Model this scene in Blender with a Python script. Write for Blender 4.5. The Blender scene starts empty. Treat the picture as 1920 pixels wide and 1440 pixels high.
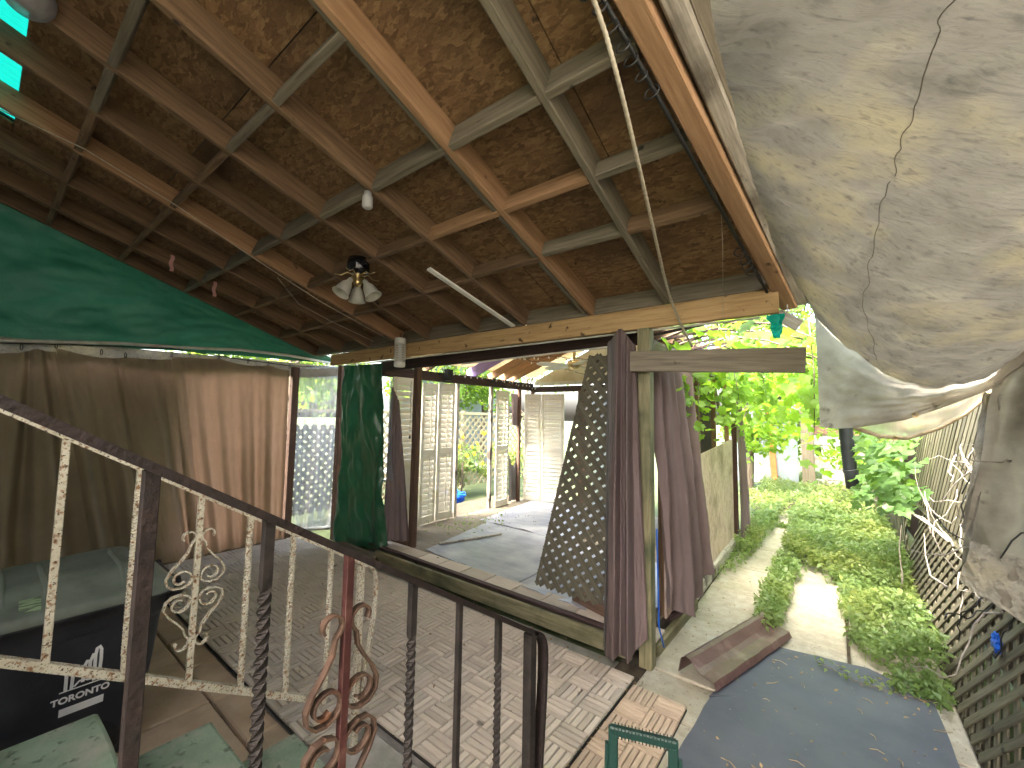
import bpy, math, random
import numpy as np
from math import sin, cos, tan, pi, radians as R
from mathutils import Vector as V, Matrix as Mx, noise as mn

random.seed(7); rng = np.random.default_rng(7)
S = bpy.context.scene
COL = S.collection

# ------------------------------------------------------------------ camera
F_PX, YAW, PITCH, ROLL = 779.17, R(37.8317), R(4.2674), R(1.01437)
CAM = V((0, 0, 1.62))
fw = V((-sin(YAW)*cos(PITCH), cos(YAW)*cos(PITCH), sin(PITCH)))
rt0 = V((cos(YAW), sin(YAW), 0)); up0 = rt0.cross(fw)
rt = cos(ROLL)*rt0 + sin(ROLL)*up0; up = -sin(ROLL)*rt0 + cos(ROLL)*up0
cd = bpy.data.cameras.new('camera'); cam = bpy.data.objects.new('camera', cd); COL.objects.link(cam)
cd.sensor_width = 36; cd.lens = F_PX/1920*36; cd.clip_start = 0.02; cd.clip_end = 400
m = Mx.Identity(4)
for i in range(3):
    m[i][0] = rt[i]; m[i][1] = up[i]; m[i][2] = -fw[i]; m[i][3] = CAM[i]
cam.matrix_world = m
S.camera = cam

def at(px, py, axis, val):
    """world point where the line of sight through a photo pixel meets a real plane"""
    d = fw + rt*((px-960)/F_PX) - up*((py-720)/F_PX)
    i = 'XYZ'.index(axis)
    return CAM + d*((val-CAM[i])/d[i])

# ------------------------------------------------------------------ sky, sun, exposure
SUN_EL, SUN_AZ = R(54), R(-163)          # azimuth from +Y towards +X
w = bpy.data.worlds.new('World'); S.world = w; w.use_nodes = True
nt = w.node_tree; nt.nodes.clear()
sky = nt.nodes.new('ShaderNodeTexSky'); sky.sky_type = 'NISHITA'; sky.sun_disc = False
sky.sun_elevation = SUN_EL; sky.sun_rotation = SUN_AZ; sky.dust_density = 8.0; sky.air_density = 1.0; sky.ozone_density = 0.2
bg = nt.nodes.new('ShaderNodeBackground'); bg.inputs['Strength'].default_value = 0.15
out = nt.nodes.new('ShaderNodeOutputWorld')
nt.links.new(sky.outputs[0], bg.inputs[0]); nt.links.new(bg.outputs[0], out.inputs[0])
sl = bpy.data.lights.new('sun', 'SUN'); sl.energy = 1.3; sl.angle = R(24); sl.color = (1, .95, .86)
so = bpy.data.objects.new('sun', sl); COL.objects.link(so)
sd = V((sin(SUN_AZ)*cos(SUN_EL), cos(SUN_AZ)*cos(SUN_EL), sin(SUN_EL)))
so.rotation_euler = sd.to_track_quat('Z', 'Y').to_euler()
vs = S.view_settings
vs.view_transform = 'Standard'; vs.look = 'None'; vs.gamma = 1; vs.use_curve_mapping = False
vs.exposure = 4.5
try:
    S.cycles.max_bounces = 14; S.cycles.diffuse_bounces = 8; S.cycles.transmission_bounces = 10
    S.cycles.transparent_max_bounces = 16; S.cycles.sample_clamp_indirect = 6
except Exception:
    pass

# ------------------------------------------------------------------ materials
def mat(name, ramp, scale=6, stretch=(1, 1, 1), rough=.75, bump=.25, bscale=45, metal=0, detail=7,
        stain=None, sscale=1.6, slo=.45, shi=.7, rand=False, trans=0, tcol=None, spec=.35, fleck=None, fscale=60,
        flo=.62, fhi=.7, flst=False, vor=False, coat=0, bstretch=None, dist=.2, vary=0, rotz=0, streak=None):
    M = bpy.data.materials.new(name); M.use_nodes = True
    t = M.node_tree; N = t.nodes; L = t.links; N.clear()
    o = N.new('ShaderNodeOutputMaterial'); p = N.new('ShaderNodeBsdfPrincipled')
    tc = N.new('ShaderNodeTexCoord'); vec = tc.outputs['Object']
    oi = None
    if rand or vary:
        oi = N.new('ShaderNodeObjectInfo')
    if rand:
        ml = N.new('ShaderNodeMath'); ml.operation = 'MULTIPLY'; ml.inputs[1].default_value = 57.3
        L.new(oi.outputs['Random'], ml.inputs[0])
        ad = N.new('ShaderNodeVectorMath'); ad.operation = 'ADD'
        L.new(vec, ad.inputs[0]); L.new(ml.outputs[0], ad.inputs[1]); vec = ad.outputs[0]
    if rotz:
        mr0 = N.new('ShaderNodeMapping'); mr0.inputs['Rotation'].default_value = (0, 0, rotz); L.new(vec, mr0.inputs[0]); vec = mr0.outputs[0]
    mp = N.new('ShaderNodeMapping'); mp.inputs['Scale'].default_value = stretch; L.new(vec, mp.inputs[0])
    if vor:
        nz0 = N.new('ShaderNodeTexNoise'); nz0.inputs['Scale'].default_value = scale*.55; L.new(mp.outputs[0], nz0.inputs[0])
        mv = N.new('ShaderNodeMix'); mv.data_type = 'VECTOR'; mv.inputs[0].default_value = .12
        L.new(mp.outputs[0], mv.inputs[4]); L.new(nz0.outputs['Color'], mv.inputs[5])
        nz = N.new('ShaderNodeTexVoronoi'); nz.inputs['Scale'].default_value = scale
        L.new(mv.outputs[1], nz.inputs['Vector'])
        sx = N.new('ShaderNodeSeparateColor'); L.new(nz.outputs['Color'], sx.inputs[0]); fac = sx.outputs[0]
        nb = N.new('ShaderNodeTexNoise'); nb.inputs['Scale'].default_value = scale*1.7; nb.inputs['Detail'].default_value = 6
        L.new(mv.outputs[1], nb.inputs['Vector'])
        mm = N.new('ShaderNodeMix'); mm.data_type = 'FLOAT'; mm.inputs[0].default_value = .55
        L.new(fac, mm.inputs[2]); L.new(nb.outputs[0], mm.inputs[3]); fac = mm.outputs[0]
    else:
        nz = N.new('ShaderNodeTexNoise'); nz.inputs['Scale'].default_value = scale; nz.inputs['Detail'].default_value = detail
        nz.inputs['Roughness'].default_value = .62; nz.inputs['Distortion'].default_value = dist
        L.new(mp.outputs[0], nz.inputs['Vector']); fac = nz.outputs[0]
    cr = N.new('ShaderNodeValToRGB'); L.new(fac, cr.inputs[0]); e = cr.color_ramp.elements
    while len(e) < len(ramp): e.new(.5)
    for i, (ps, c) in enumerate(ramp):
        e[i].position = ps; e[i].color = (*c, 1)
    colr = cr.outputs[0]
    def blend(colr, c2, sc, lo, hi, vv):
        n2 = N.new('ShaderNodeTexNoise'); n2.inputs['Scale'].default_value = sc; n2.inputs['Detail'].default_value = 6
        L.new(vv, n2.inputs['Vector'])
        mr = N.new('ShaderNodeMapRange'); mr.inputs[1].default_value = lo; mr.inputs[2].default_value = hi
        L.new(n2.outputs[0], mr.inputs[0])
        mx = N.new('ShaderNodeMix'); mx.data_type = 'RGBA'; L.new(mr.outputs[0], mx.inputs[0])
        L.new(colr, mx.inputs[6]); mx.inputs[7].default_value = (*c2, 1)
        return mx.outputs[2]
    if stain: colr = blend(colr, stain, sscale, slo, shi, vec)
    if fleck: colr = blend(colr, fleck, fscale, flo, fhi, mp.outputs[0] if flst else vec)
    if streak:
        c2, sst, ssc, slo2, shi2 = streak
        ms_ = N.new('ShaderNodeMapping'); ms_.inputs['Scale'].default_value = sst; L.new(vec, ms_.inputs[0])
        colr = blend(colr, c2, ssc, slo2, shi2, ms_.outputs[0])
    if vary:
        hs = N.new('ShaderNodeHueSaturation')
        mr = N.new('ShaderNodeMapRange'); mr.inputs[3].default_value = 1-vary; mr.inputs[4].default_value = 1+vary
        L.new(oi.outputs['Random'], mr.inputs[0]); L.new(mr.outputs[0], hs.inputs['Value']); L.new(colr, hs.inputs['Color'])
        colr = hs.outputs[0]
    L.new(colr, p.inputs['Base Color'])
    p.inputs['Roughness'].default_value = rough; p.inputs['Metallic'].default_value = metal
    p.inputs['Specular IOR Level'].default_value = spec
    if coat: p.inputs['Coat Weight'].default_value = coat
    if bump:
        nb = N.new('ShaderNodeTexNoise'); nb.inputs['Scale'].default_value = bscale; nb.inputs['Detail'].default_value = 5
        mp2 = N.new('ShaderNodeMapping'); mp2.inputs['Scale'].default_value = bstretch or stretch
        L.new(vec, mp2.inputs[0]); L.new(mp2.outputs[0], nb.inputs['Vector'])
        bp = N.new('ShaderNodeBump'); bp.inputs['Strength'].default_value = bump; bp.inputs['Distance'].default_value = .01
        L.new(nb.outputs[0], bp.inputs['Height']); L.new(bp.outputs[0], p.inputs['Normal'])
    sh = p.outputs[0]
    if trans:
        tr = N.new('ShaderNodeBsdfTranslucent')
        if tcol: tr.inputs[0].default_value = (*tcol, 1)
        else: L.new(colr, tr.inputs[0])
        ms = N.new('ShaderNodeMixShader'); ms.inputs[0].default_value = trans
        L.new(sh, ms.inputs[1]); L.new(tr.outputs[0], ms.inputs[2]); sh = ms.outputs[0]
    L.new(sh, o.inputs[0])
    return M

def wood(name, lo, mid, hi, **k):
    a = dict(scale=3.2, stretch=(1.1, 16, 16), rough=.8, bump=.3, bscale=6, rand=True, bstretch=(2, 40, 40), vary=.14,
             fleck=tuple(c*.35 for c in lo), fscale=9, flo=.68, fhi=.74)
    a.update(k)
    return mat(name, [(.3, lo), (.5, mid), (.72, hi)], **a)

M = {}
M['rafter'] = wood('rafter_wood', (.08, .047, .026), (.135, .083, .045), (.19, .12, .066))
M['orange'] = wood('fresh_lumber', (.19, .104, .052), (.26, .15, .078), (.33, .2, .112))
M['header'] = wood('spotted_lumber', (.27, .165, .07), (.38, .25, .115), (.45, .31, .15), fleck=(.08, .045, .02), fscale=14, flo=.64, fhi=.7)
M['greyw'] = wood('weathered_lumber', (.095, .08, .057), (.145, .123, .088), (.19, .163, .12))
M['greywd'] = wood('dark_weathered_lumber', (.085, .073, .052), (.135, .115, .082), (.18, .155, .115))
M['palew'] = wood('bleached_board', (.2, .18, .15), (.33, .31, .27), (.46, .44, .39), fleck=(.06, .05, .04), fscale=5, flo=.55, fhi=.66)
M['edgew'] = wood('weathered_fascia', (.12, .105, .085), (.2, .18, .15), (.29, .265, .225), stain=(.05, .042, .03), sscale=3, slo=.5, shi=.66)
M['darkw'] = wood('dark_stained_wood', (.03, .018, .016), (.05, .03, .027), (.075, .047, .042))
M['brownw'] = wood('brown_painted_wood', (.075, .042, .028), (.11, .065, .045), (.15, .09, .06))
M['purple'] = wood('purple_painted_wood', (.17, .12, .27), (.22, .16, .34), (.27, .2, .4))
M['moss'] = wood('mossy_lumber', (.1, .095, .05), (.17, .155, .085), (.24, .21, .13), stain=(.05, .06, .03), sscale=4)
M['fence'] = wood('weathered_lattice', (.07, .063, .042), (.115, .105, .072), (.16, .147, .105), vary=.28)
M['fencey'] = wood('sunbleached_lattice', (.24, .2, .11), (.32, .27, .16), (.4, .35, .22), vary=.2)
M['lattice'] = wood('dark_lattice', (.062, .056, .037), (.095, .087, .06), (.13, .118, .085))
M['slat'] = wood('grey_deck_slat', (.37, .325, .265), (.43, .38, .315), (.49, .435, .365), vary=.16, scale=4, stretch=(3, 40, 40), bump=.35)
M['tanslat'] = wood('tan_deck_slat', (.3, .225, .16), (.39, .3, .22), (.46, .365, .275), vary=.16, scale=4, stretch=(3, 40, 40), bump=.35)
M['osb'] = mat('strand_board', [(.25, (.11, .06, .028)), (.45, (.165, .094, .045)), (.62, (.205, .122, .059)), (.8, (.27, .168, .084))],
               scale=24, stretch=(1, 2.2, 1), vor=True, rand=True, rough=.85, bump=.35, bscale=60, stain=(.07, .04, .022), sscale=1.6, slo=.5, shi=.75,
               fleck=(.05, .03, .016), fscale=17, flo=.66, fhi=.74, vary=.1)
M['ply'] = mat('weathered_plywood', [(.3, (.34, .255, .215)), (.5, (.5, .385, .335)), (.7, (.58, .465, .41))], scale=4, stretch=(1, 1.5, 1), rough=.85, dist=2.5, detail=9,
               stain=(.2, .16, .1), sscale=2.2, slo=.5, shi=.75, fleck=(.17, .12, .07), fscale=22, flo=.62, fhi=.72)
M['black'] = mat('black_plastic', [(.4, (.012, .012, .014)), (.7, (.02, .02, .023))], rough=.45, bump=.08)
M['grid'] = mat('tile_backing', [(.4, (.02, .018, .016)), (.7, (.04, .035, .03))], rough=.9)
M['binbody'] = mat('bin_plastic', [(.35, (.022, .023, .028)), (.7, (.036, .038, .046))], rough=.42, bump=.12, bscale=120, stain=(.06, .062, .065), sscale=3, slo=.55, shi=.95)
M['binlid'] = mat('dusty_bin_lid', [(.35, (.1, .12, .1)), (.7, (.165, .19, .16))], rough=.5, bump=.1, bscale=90, stain=(.04, .05, .045), sscale=5, slo=.5, shi=.8)
M['print'] = mat('white_print', [(.4, (.6, .6, .6)), (.7, (.75, .75, .74))], rough=.6, bump=0)
M['sticker'] = mat('green_sticker', [(.4, (.16, .23, .13)), (.7, (.24, .33, .2))], rough=.5, bump=0, stretch=(1, 1, 14), scale=12, fleck=(.07, .1, .06), fscale=11, flo=.5, fhi=.56, flst=True)
M['whiterust'] = mat('rusty_white_paint', [(.3, (.34, .31, .23)), (.6, (.47, .44, .35))], rough=.6, bump=.5, bscale=90,
                     stain=(.2, .1, .045), sscale=75, slo=.53, shi=.66, fleck=(.05, .03, .018), fscale=170, flo=.58, fhi=.64)
M['rail'] = mat('brown_iron', [(.35, (.01, .007, .0065)), (.65, (.021, .014, .0125))], scale=30, rough=.7, spec=.18, bump=.35, bscale=80, stain=(.014, .011, .01), sscale=20)
M['ironblk'] = mat('black_iron', [(.35, (.012, .01, .009)), (.65, (.024, .02, .018))], scale=30, rough=.7, spec=.15, bump=.3, bscale=80)
M['redpost'] = mat('red_oxide_paint', [(.35, (.03, .008, .0075)), (.65, (.046, .014, .0125))], scale=18, rough=.55, bump=.3, stain=(.07, .03, .024), sscale=25, slo=.5, shi=.65)
M['scrollrust'] = mat('rusty_scroll_iron', [(.3, (.032, .018, .012)), (.6, (.07, .041, .027))], scale=20, rough=.65, bump=.4, stain=(.12, .042, .015), sscale=14, slo=.55, shi=.75)
M['greenpaint'] = mat('worn_green_step_paint', [(.3, (.11, .155, .105)), (.6, (.19, .25, .18))], scale=5, rough=.75, bump=.35, bscale=60,
                      stain=(.27, .27, .22), sscale=7, slo=.5, shi=.7, fleck=(.06, .08, .055), fscale=25, flo=.6, fhi=.7)
M['concrete'] = mat('alley_concrete', [(.3, (.24, .215, .17)), (.6, (.34, .315, .25)), (.8, (.42, .39, .32))], scale=14, rough=.9, bump=.5, bscale=120, rand=True,
                    stain=(.24, .22, .15), sscale=2.5, slo=.45, shi=.75, fleck=(.16, .14, .1), fscale=60, flo=.62, fhi=.7)
M['greyconc'] = mat('grey_concrete', [(.3, (.2, .19, .17)), (.6, (.3, .285, .26))], scale=9, rough=.9, bump=.4, bscale=90, stain=(.14, .16, .12), sscale=4)
M['paver'] = mat('tan_paver', [(.3, (.33, .245, .165)), (.6, (.42, .325, .225))], scale=5, rough=.85, bump=.25, bscale=90, rand=True, vary=.1,
                 stain=(.22, .17, .12), sscale=3, slo=.5, shi=.8)
M['soil'] = mat('dark_soil', [(.3, (.03, .024, .016)), (.6, (.075, .06, .04))], scale=12, rough=.95, bump=.6)
M['lawn'] = mat('garden_ground', [(.3, (.03, .045, .015)), (.6, (.06, .08, .03))], scale=3, rough=.95, bump=.6)
M['mat'] = mat('dark_rubber_mat', [(.3, (.046, .051, .066)), (.6, (.064, .07, .088))], scale=4, rough=.6, bump=.12, bscale=25, stain=(.085, .09, .1), sscale=2.4, slo=.5, shi=.85,
               fleck=(.2, .2, .2), fscale=42, flo=.72, fhi=.78, spec=.5)
M['deckmat'] = mat('grey_rubber_mat', [(.3, (.13, .145, .175)), (.6, (.2, .215, .25))], scale=5, stretch=(1, 3, 1), rough=.45, bump=.12, bscale=25, stain=(.32, .33, .35), sscale=3,
                   slo=.45, shi=.75, spec=.5)
M['tarp'] = mat('dirty_grey_tarp_painted_dapples', [(.3, (.18, .17, .14)), (.47, (.265, .25, .21)), (.6, (.31, .295, .245)), (.72, (.4, .375, .3))], scale=3.4, stretch=(1.1, 1.9, 1.5), dist=.5, detail=14, rough=.65, bump=1.0, bscale=15, bstretch=(1.2, 4.5, 3.5), flst=True, rotz=-R(32), streak=((.14, .135, .12), (1.6, 15, 12), 3.2, .56, .8),
                stain=(.42, .375, .24), sscale=2.8, slo=.5, shi=.66, fleck=(.13, .125, .11), fscale=24, flo=.6, fhi=.8, trans=.06)  # yellow patches paint in sun dapples; flecks and streaks are real dirt
M['tarpflap'] = mat('brown_grey_tarp', [(.3, (.33, .305, .25)), (.55, (.44, .405, .335)), (.75, (.53, .49, .41))], scale=3, dist=1, rough=.75, bump=.5, bscale=40, stretch=(1, 1, 1),
                    stain=(.13, .11, .08), sscale=3, fleck=(.07, .06, .045), fscale=13, flo=.64, fhi=.76, trans=.45)
M['curtain'] = mat('brown_curtain_cloth', [(.35, (.2, .165, .105)), (.65, (.26, .215, .14))], scale=2, rough=.9, bump=.25, bscale=260, trans=.1, tcol=(.46, .27, .18))
M['purplecloth'] = mat('mauve_curtain_cloth', [(.35, (.15, .112, .108)), (.65, (.195, .146, .14))], scale=2, rough=.9, bump=.25, bscale=260, trans=.25, spec=.2)
M['greycloth'] = mat('dark_grey_cloth', [(.35, (.09, .085, .08)), (.65, (.13, .12, .112))], scale=2, rough=.9, bump=.2, bscale=260, trans=.15, spec=.2)
M['greentarp'] = mat('green_gable_tarp', [(.35, (.014, .066, .042)), (.65, (.024, .095, .06))], scale=3, rough=.5, bump=.5, bscale=14, stain=(.008, .04, .028), sscale=1.8, slo=.45, shi=.7, trans=.07, tcol=(.02, .12, .065), dist=1.2)
M['greenpoly'] = mat('glossy_green_tarp', [(.35, (.009, .06, .028)), (.65, (.015, .09, .042))], scale=3, rough=.33, bump=.4, bscale=11, trans=.08, tcol=(.02, .16, .06), dist=1.2, spec=.55)
M['clear'] = None
M['whitepipe'] = mat('white_pipe', [(.4, (.5, .5, .45)), (.7, (.62, .62, .56))], rough=.5, bump=.1, stain=(.3, .3, .25), sscale=6)
M['shutter'] = mat('cream_shutter_paint', [(.4, (.62, .6, .52)), (.7, (.7, .68, .6))], rough=.45, bump=.05, stain=(.5, .46, .34), sscale=4)
M['cream'] = mat('cream_panel', [(.4, (.6, .55, .42)), (.7, (.68, .63, .5))], rough=.6, bump=.1, stain=(.45, .38, .26), sscale=2.5, trans=.3)
M['white'] = mat('white_plastic', [(.4, (.6, .6, .56)), (.7, (.7, .7, .66))], rough=.4, bump=.05)
M['frost'] = mat('frosted_glass', [(.4, (.55, .54, .48)), (.7, (.65, .64, .58))], rough=.35, bump=.05, trans=.5)
M['brass'] = mat('old_brass', [(.4, (.5, .38, .18)), (.7, (.65, .52, .28))], rough=.3, metal=1, bump=.05)
M['glossblk'] = mat('gloss_black_enamel', [(.4, (.006, .006, .007)), (.7, (.01, .01, .012))], rough=.12, bump=0, spec=.6)
M['rope'] = mat('beige_rope', [(.4, (.3, .26, .19)), (.7, (.44, .39, .3))], scale=60, rough=.9, bump=.3)
M['cord'] = mat('black_cord', [(.4, (.012, .012, .012)), (.7, (.025, .025, .025))], rough=.5, bump=0)
M['bulb'] = mat('clear_bulb', [(.4, (.5, .5, .48)), (.7, (.65, .65, .62))], rough=.15, bump=0, trans=.4)
M['gutter'] = mat('brown_metal_trim', [(.35, (.075, .042, .038)), (.65, (.115, .067, .06))], scale=5, rough=.35, bump=.15, bscale=30, stain=(.22, .16, .14), sscale=7, slo=.55, shi=.8, metal=.1)
M['greenpl'] = mat('dark_green_plastic', [(.4, (.003, .02, .015)), (.7, (.005, .03, .023))], rough=.4, bump=.1)
M['pipe'] = mat('black_corrugated_pipe', [(.4, (.02, .023, .03)), (.7, (.035, .04, .05))], rough=.45, bump=.1)
M['bark'] = mat('bark', [(.3, (.07, .055, .04)), (.6, (.14, .115, .085))], scale=8, stretch=(1, 1, .2), rough=.95, bump=.6, bscale=20)
M['twig'] = mat('dry_pale_branch', [(.3, (.2, .18, .15)), (.6, (.33, .3, .26))], scale=20, rough=.8, bump=.3)
M['leaf_vine'] = mat('vine_leaf', [(.3, (.06, .13, .014)), (.5, (.1, .2, .022)), (.75, (.16, .26, .03))], scale=9, rough=.5, bump=0, trans=.55, tcol=(.3, .48, .04), rand=True)
M['leaf_ground'] = mat('nettle_leaf', [(.3, (.075, .13, .042)), (.5, (.12, .19, .065)), (.75, (.21, .27, .09))], scale=3.5, rough=.42, bump=0, trans=.45, tcol=(.28, .38, .1), stain=(.2, .22, .05), sscale=1.1, slo=.5, shi=.7)
M['leaf_tree'] = mat('tree_leaf', [(.3, (.04, .085, .014)), (.5, (.07, .13, .022)), (.75, (.13, .2, .035))], scale=2.5, rough=.5, bump=0, trans=.45, tcol=(.2, .32, .04))
M['leaf_maple'] = mat('dark_broad_leaf', [(.3, (.045, .1, .03)), (.5, (.075, .15, .045)), (.75, (.11, .2, .05))], scale=7, rough=.45, bump=0, trans=.45, tcol=(.2, .36, .05), rand=True)
M['leaf_dry'] = mat('dry_leaf', [(.3, (.12, .08, .04)), (.6, (.26, .19, .1))], scale=30, rough=.85, bump=0, vary=.4)
M['yellow'] = mat('yellow_petal', [(.4, (.6, .42, .02)), (.7, (.75, .55, .04))], rough=.6, bump=0, trans=.4)
M['blue'] = mat('blue_plastic', [(.4, (.012, .1, .5)), (.7, (.02, .16, .65))], rough=.35, bump=.2, trans=.3)
M['teal'] = mat('teal_corrugated_sheet', [(.4, (.01, .28, .2)), (.7, (.015, .34, .25))], scale=3, rough=.35, bump=.05, trans=.5, tcol=(.005, .3, .2))
M['shed'] = mat('pale_blue_siding', [(.4, (.19, .225, .245)), (.7, (.23, .265, .285))], scale=2, rough=.6, bump=.05)
M['orangep'] = mat('rust_orange_paint', [(.4, (.45, .13, .04)), (.7, (.55, .18, .06))], rough=.6, bump=.1)
M['block'] = mat('retaining_block', [(.3, (.25, .23, .2)), (.6, (.38, .35, .31))], scale=10, rough=.9, bump=.5, rand=True, vary=.15)
M['bouncewall'] = mat('white_bounce_stucco', [(.3, (.62, .59, .53)), (.6, (.74, .71, .65))], scale=6, rough=.9)  # white picked so the unseen walls bounce light
M['felt'] = mat('roof_felt', [(.3, (.03, .03, .03)), (.6, (.06, .06, .06))], rough=.95)
M['pink'] = mat('pink_ribbon', [(.4, (.5, .25, .22)), (.7, (.6, .33, .3))], rough=.6, bump=0, trans=.3)
M['card'] = mat('tan_board', [(.35, (.36, .23, .12)), (.65, (.45, .3, .17))], scale=2, rough=.8, bump=.1)
M['fibre'] = mat('burlap_net', [(.3, (.35, .28, .18)), (.6, (.55, .46, .32))], scale=30, rough=.9, bump=.4, trans=.4)

def glassy(name, col, tr, rough=.35):
    Mm = bpy.data.materials.new(name); Mm.use_nodes = True; t = Mm.node_tree; N = t.nodes; L = t.links; N.clear()
    o = N.new('ShaderNodeOutputMaterial'); a = N.new('ShaderNodeBsdfTransparent'); g = N.new('ShaderNodeBsdfTranslucent')
    p = N.new('ShaderNodeBsdfPrincipled'); p.inputs['Base Color'].default_value = (*col, 1); p.inputs['Roughness'].default_value = rough
    g.inputs[0].default_value = (*col, 1)
    n = N.new('ShaderNodeTexNoise'); n.inputs['Scale'].default_value = 5; n.inputs['Detail'].default_value = 8
    tc = N.new('ShaderNodeTexCoord'); mp = N.new('ShaderNodeMapping'); mp.inputs['Scale'].default_value = (3, 3, .5)
    L.new(tc.outputs['Object'], mp.inputs[0]); L.new(mp.outputs[0], n.inputs['Vector'])
    mr = N.new('ShaderNodeMapRange'); mr.inputs[1].default_value = .35; mr.inputs[2].default_value = .7
    mr.inputs[3].default_value = tr-.18; mr.inputs[4].default_value = tr+.22
    L.new(n.outputs[0], mr.inputs[0])
    m1 = N.new('ShaderNodeMixShader'); m1.inputs[0].default_value = .55; L.new(p.outputs[0], m1.inputs[1]); L.new(g.outputs[0], m1.inputs[2])
    m2 = N.new('ShaderNodeMixShader'); L.new(mr.outputs[0], m2.inputs[0]); L.new(m1.outputs[0], m2.inputs[1]); L.new(a.outputs[0], m2.inputs[2])
    L.new(m2.outputs[0], o.inputs[0])
    return Mm
M['clear'] = glassy('cloudy_plastic_sheet', (.4, .4, .43), .36)
M['net'] = glassy('fine_net_cloth', (.5, .42, .3), .3, .8)

# ------------------------------------------------------------------ builders
WM = {}
def link(name, mesh, parent=None, W=None):
    W = W or Mx.Identity(4)
    o = bpy.data.objects.new(name, mesh); COL.objects.link(o)
    if parent:
        o.parent = parent; o.matrix_parent_inverse = WM[parent.name].inverted()
    o.matrix_basis = W; WM[o.name] = W.copy()
    return o
def tag(o, label=None, cat=None, group=None, kind=None):
    if label: o['label'] = label
    if cat: o['category'] = cat
    if group: o['group'] = group
    if kind: o['kind'] = kind
    return o
def empty(name, loc, label=None, cat=None, group=None, kind=None):
    o = link(name, None, None, Mx.Translation(V(loc))); o.empty_display_size = .1
    return tag(o, label, cat, group, kind)
def mesh(vs, fs, mt, name='mesh', smooth=False):
    me = bpy.data.meshes.new(name); me.from_pydata([tuple(v) for v in vs], [], fs); me.update()
    if mt is not None: me.materials.append(M[mt] if isinstance(mt, str) else mt)
    if smooth: me.polygons.foreach_set('use_smooth', [True]*len(me.polygons))
    return me
class MB:
    def __init__(s): s.v = []; s.f = []
    def add(s, vs, fs):
        b = len(s.v); s.v += [tuple(v) for v in vs]; s.f += [tuple(i+b for i in f) for f in fs]; return s
    def box(s, c, d, Rm=None):
        c = V(c); hx, hy, hz = d[0]/2, d[1]/2, d[2]/2
        vs = [V((x, y, z)) for x in (-hx, hx) for y in (-hy, hy) for z in (-hz, hz)]
        if Rm: vs = [Rm @ v for v in vs]
        return s.add([v+c for v in vs], [(0, 1, 3, 2), (4, 6, 7, 5), (0, 4, 5, 1), (2, 3, 7, 6), (0, 2, 6, 4), (1, 5, 7, 3)])
    def bar(s, a, b, w_, h_, upv=(0, 0, 1)):
        a = V(a); b = V(b); x = (b-a).normalized(); y = V(upv).cross(x)
        if y.length < 1e-4: y = V((0, 1, 0)).cross(x)
        y.normalize(); z = x.cross(y)
        Rm = Mx((x, y, z)).transposed()
        return s.box((a+b)/2, ((b-a).length, w_, h_), Rm)
    def tube(s, pts, r, n=6, caps=True):
        pts = [V(p) for p in pts]; rr = r if isinstance(r, (list, tuple)) else [r]*len(pts)
        b = len(s.v); pn = None
        for i, p in enumerate(pts):
            d = (pts[min(i+1, len(pts)-1)]-pts[max(i-1, 0)]).normalized()
            if pn is None:
                pn = d.orthogonal().normalized()
            else:
                pn = (pn-d*pn.dot(d));
                if pn.length < 1e-5: pn = d.orthogonal()
                pn.normalize()
            q = d.cross(pn)
            for k in range(n):
                a = 2*pi*k/n; s.v.append(tuple(p+(pn*cos(a)+q*sin(a))*rr[i]))
        for i in range(len(pts)-1):
            for k in range(n):
                s.f.append((b+i*n+k, b+i*n+(k+1) % n, b+(i+1)*n+(k+1) % n, b+(i+1)*n+k))
        if caps:
            s.f.append(tuple(b+k for k in range(n))[::-1]); s.f.append(tuple(b+(len(pts)-1)*n+k for k in range(n)))
        return s
    def sweep(s, pts, side, w_, h_):
        """flat bar: width along side, thickness in the plane"""
        pts = [V(p) for p in pts]; side = V(side).normalized(); b = len(s.v)
        for i, p in enumerate(pts):
            d = (pts[min(i+1, len(pts)-1)]-pts[max(i-1, 0)]).normalized(); nrm = d.cross(side).normalized()
            for sx, sz in ((-1, -1), (1, -1), (1, 1), (-1, 1)):
                s.v.append(tuple(p+side*(sx*w_/2)+nrm*(sz*h_/2)))
        for i in range(len(pts)-1):
            for k in range(4): s.f.append((b+i*4+k, b+i*4+(k+1) % 4, b+(i+1)*4+(k+1) % 4, b+(i+1)*4+k))
        s.f.append((b+3, b+2, b+1, b)); e = b+(len(pts)-1)*4; s.f.append((e, e+1, e+2, e+3))
        return s
    def lathe(s, prof, c, n=16, axis=None):
        """prof: (r, z) list; axis: matrix 3x3"""
        b = len(s.v); c = V(c)
        for r, z in prof:
            for k in range(n):
                v = V((r*cos(2*pi*k/n), r*sin(2*pi*k/n), z))
                if axis: v = axis @ v
                s.v.append(tuple(c+v))
        for i in range(len(prof)-1):
            for k in range(n): s.f.append((b+i*n+k, b+i*n+(k+1) % n, b+(i+1)*n+(k+1) % n, b+(i+1)*n+k))
        return s
    def build(s, name, mt, parent=None, smooth=False, W=None):
        return link(name, mesh(s.v, s.f, mt, name, smooth), parent, W)

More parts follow.
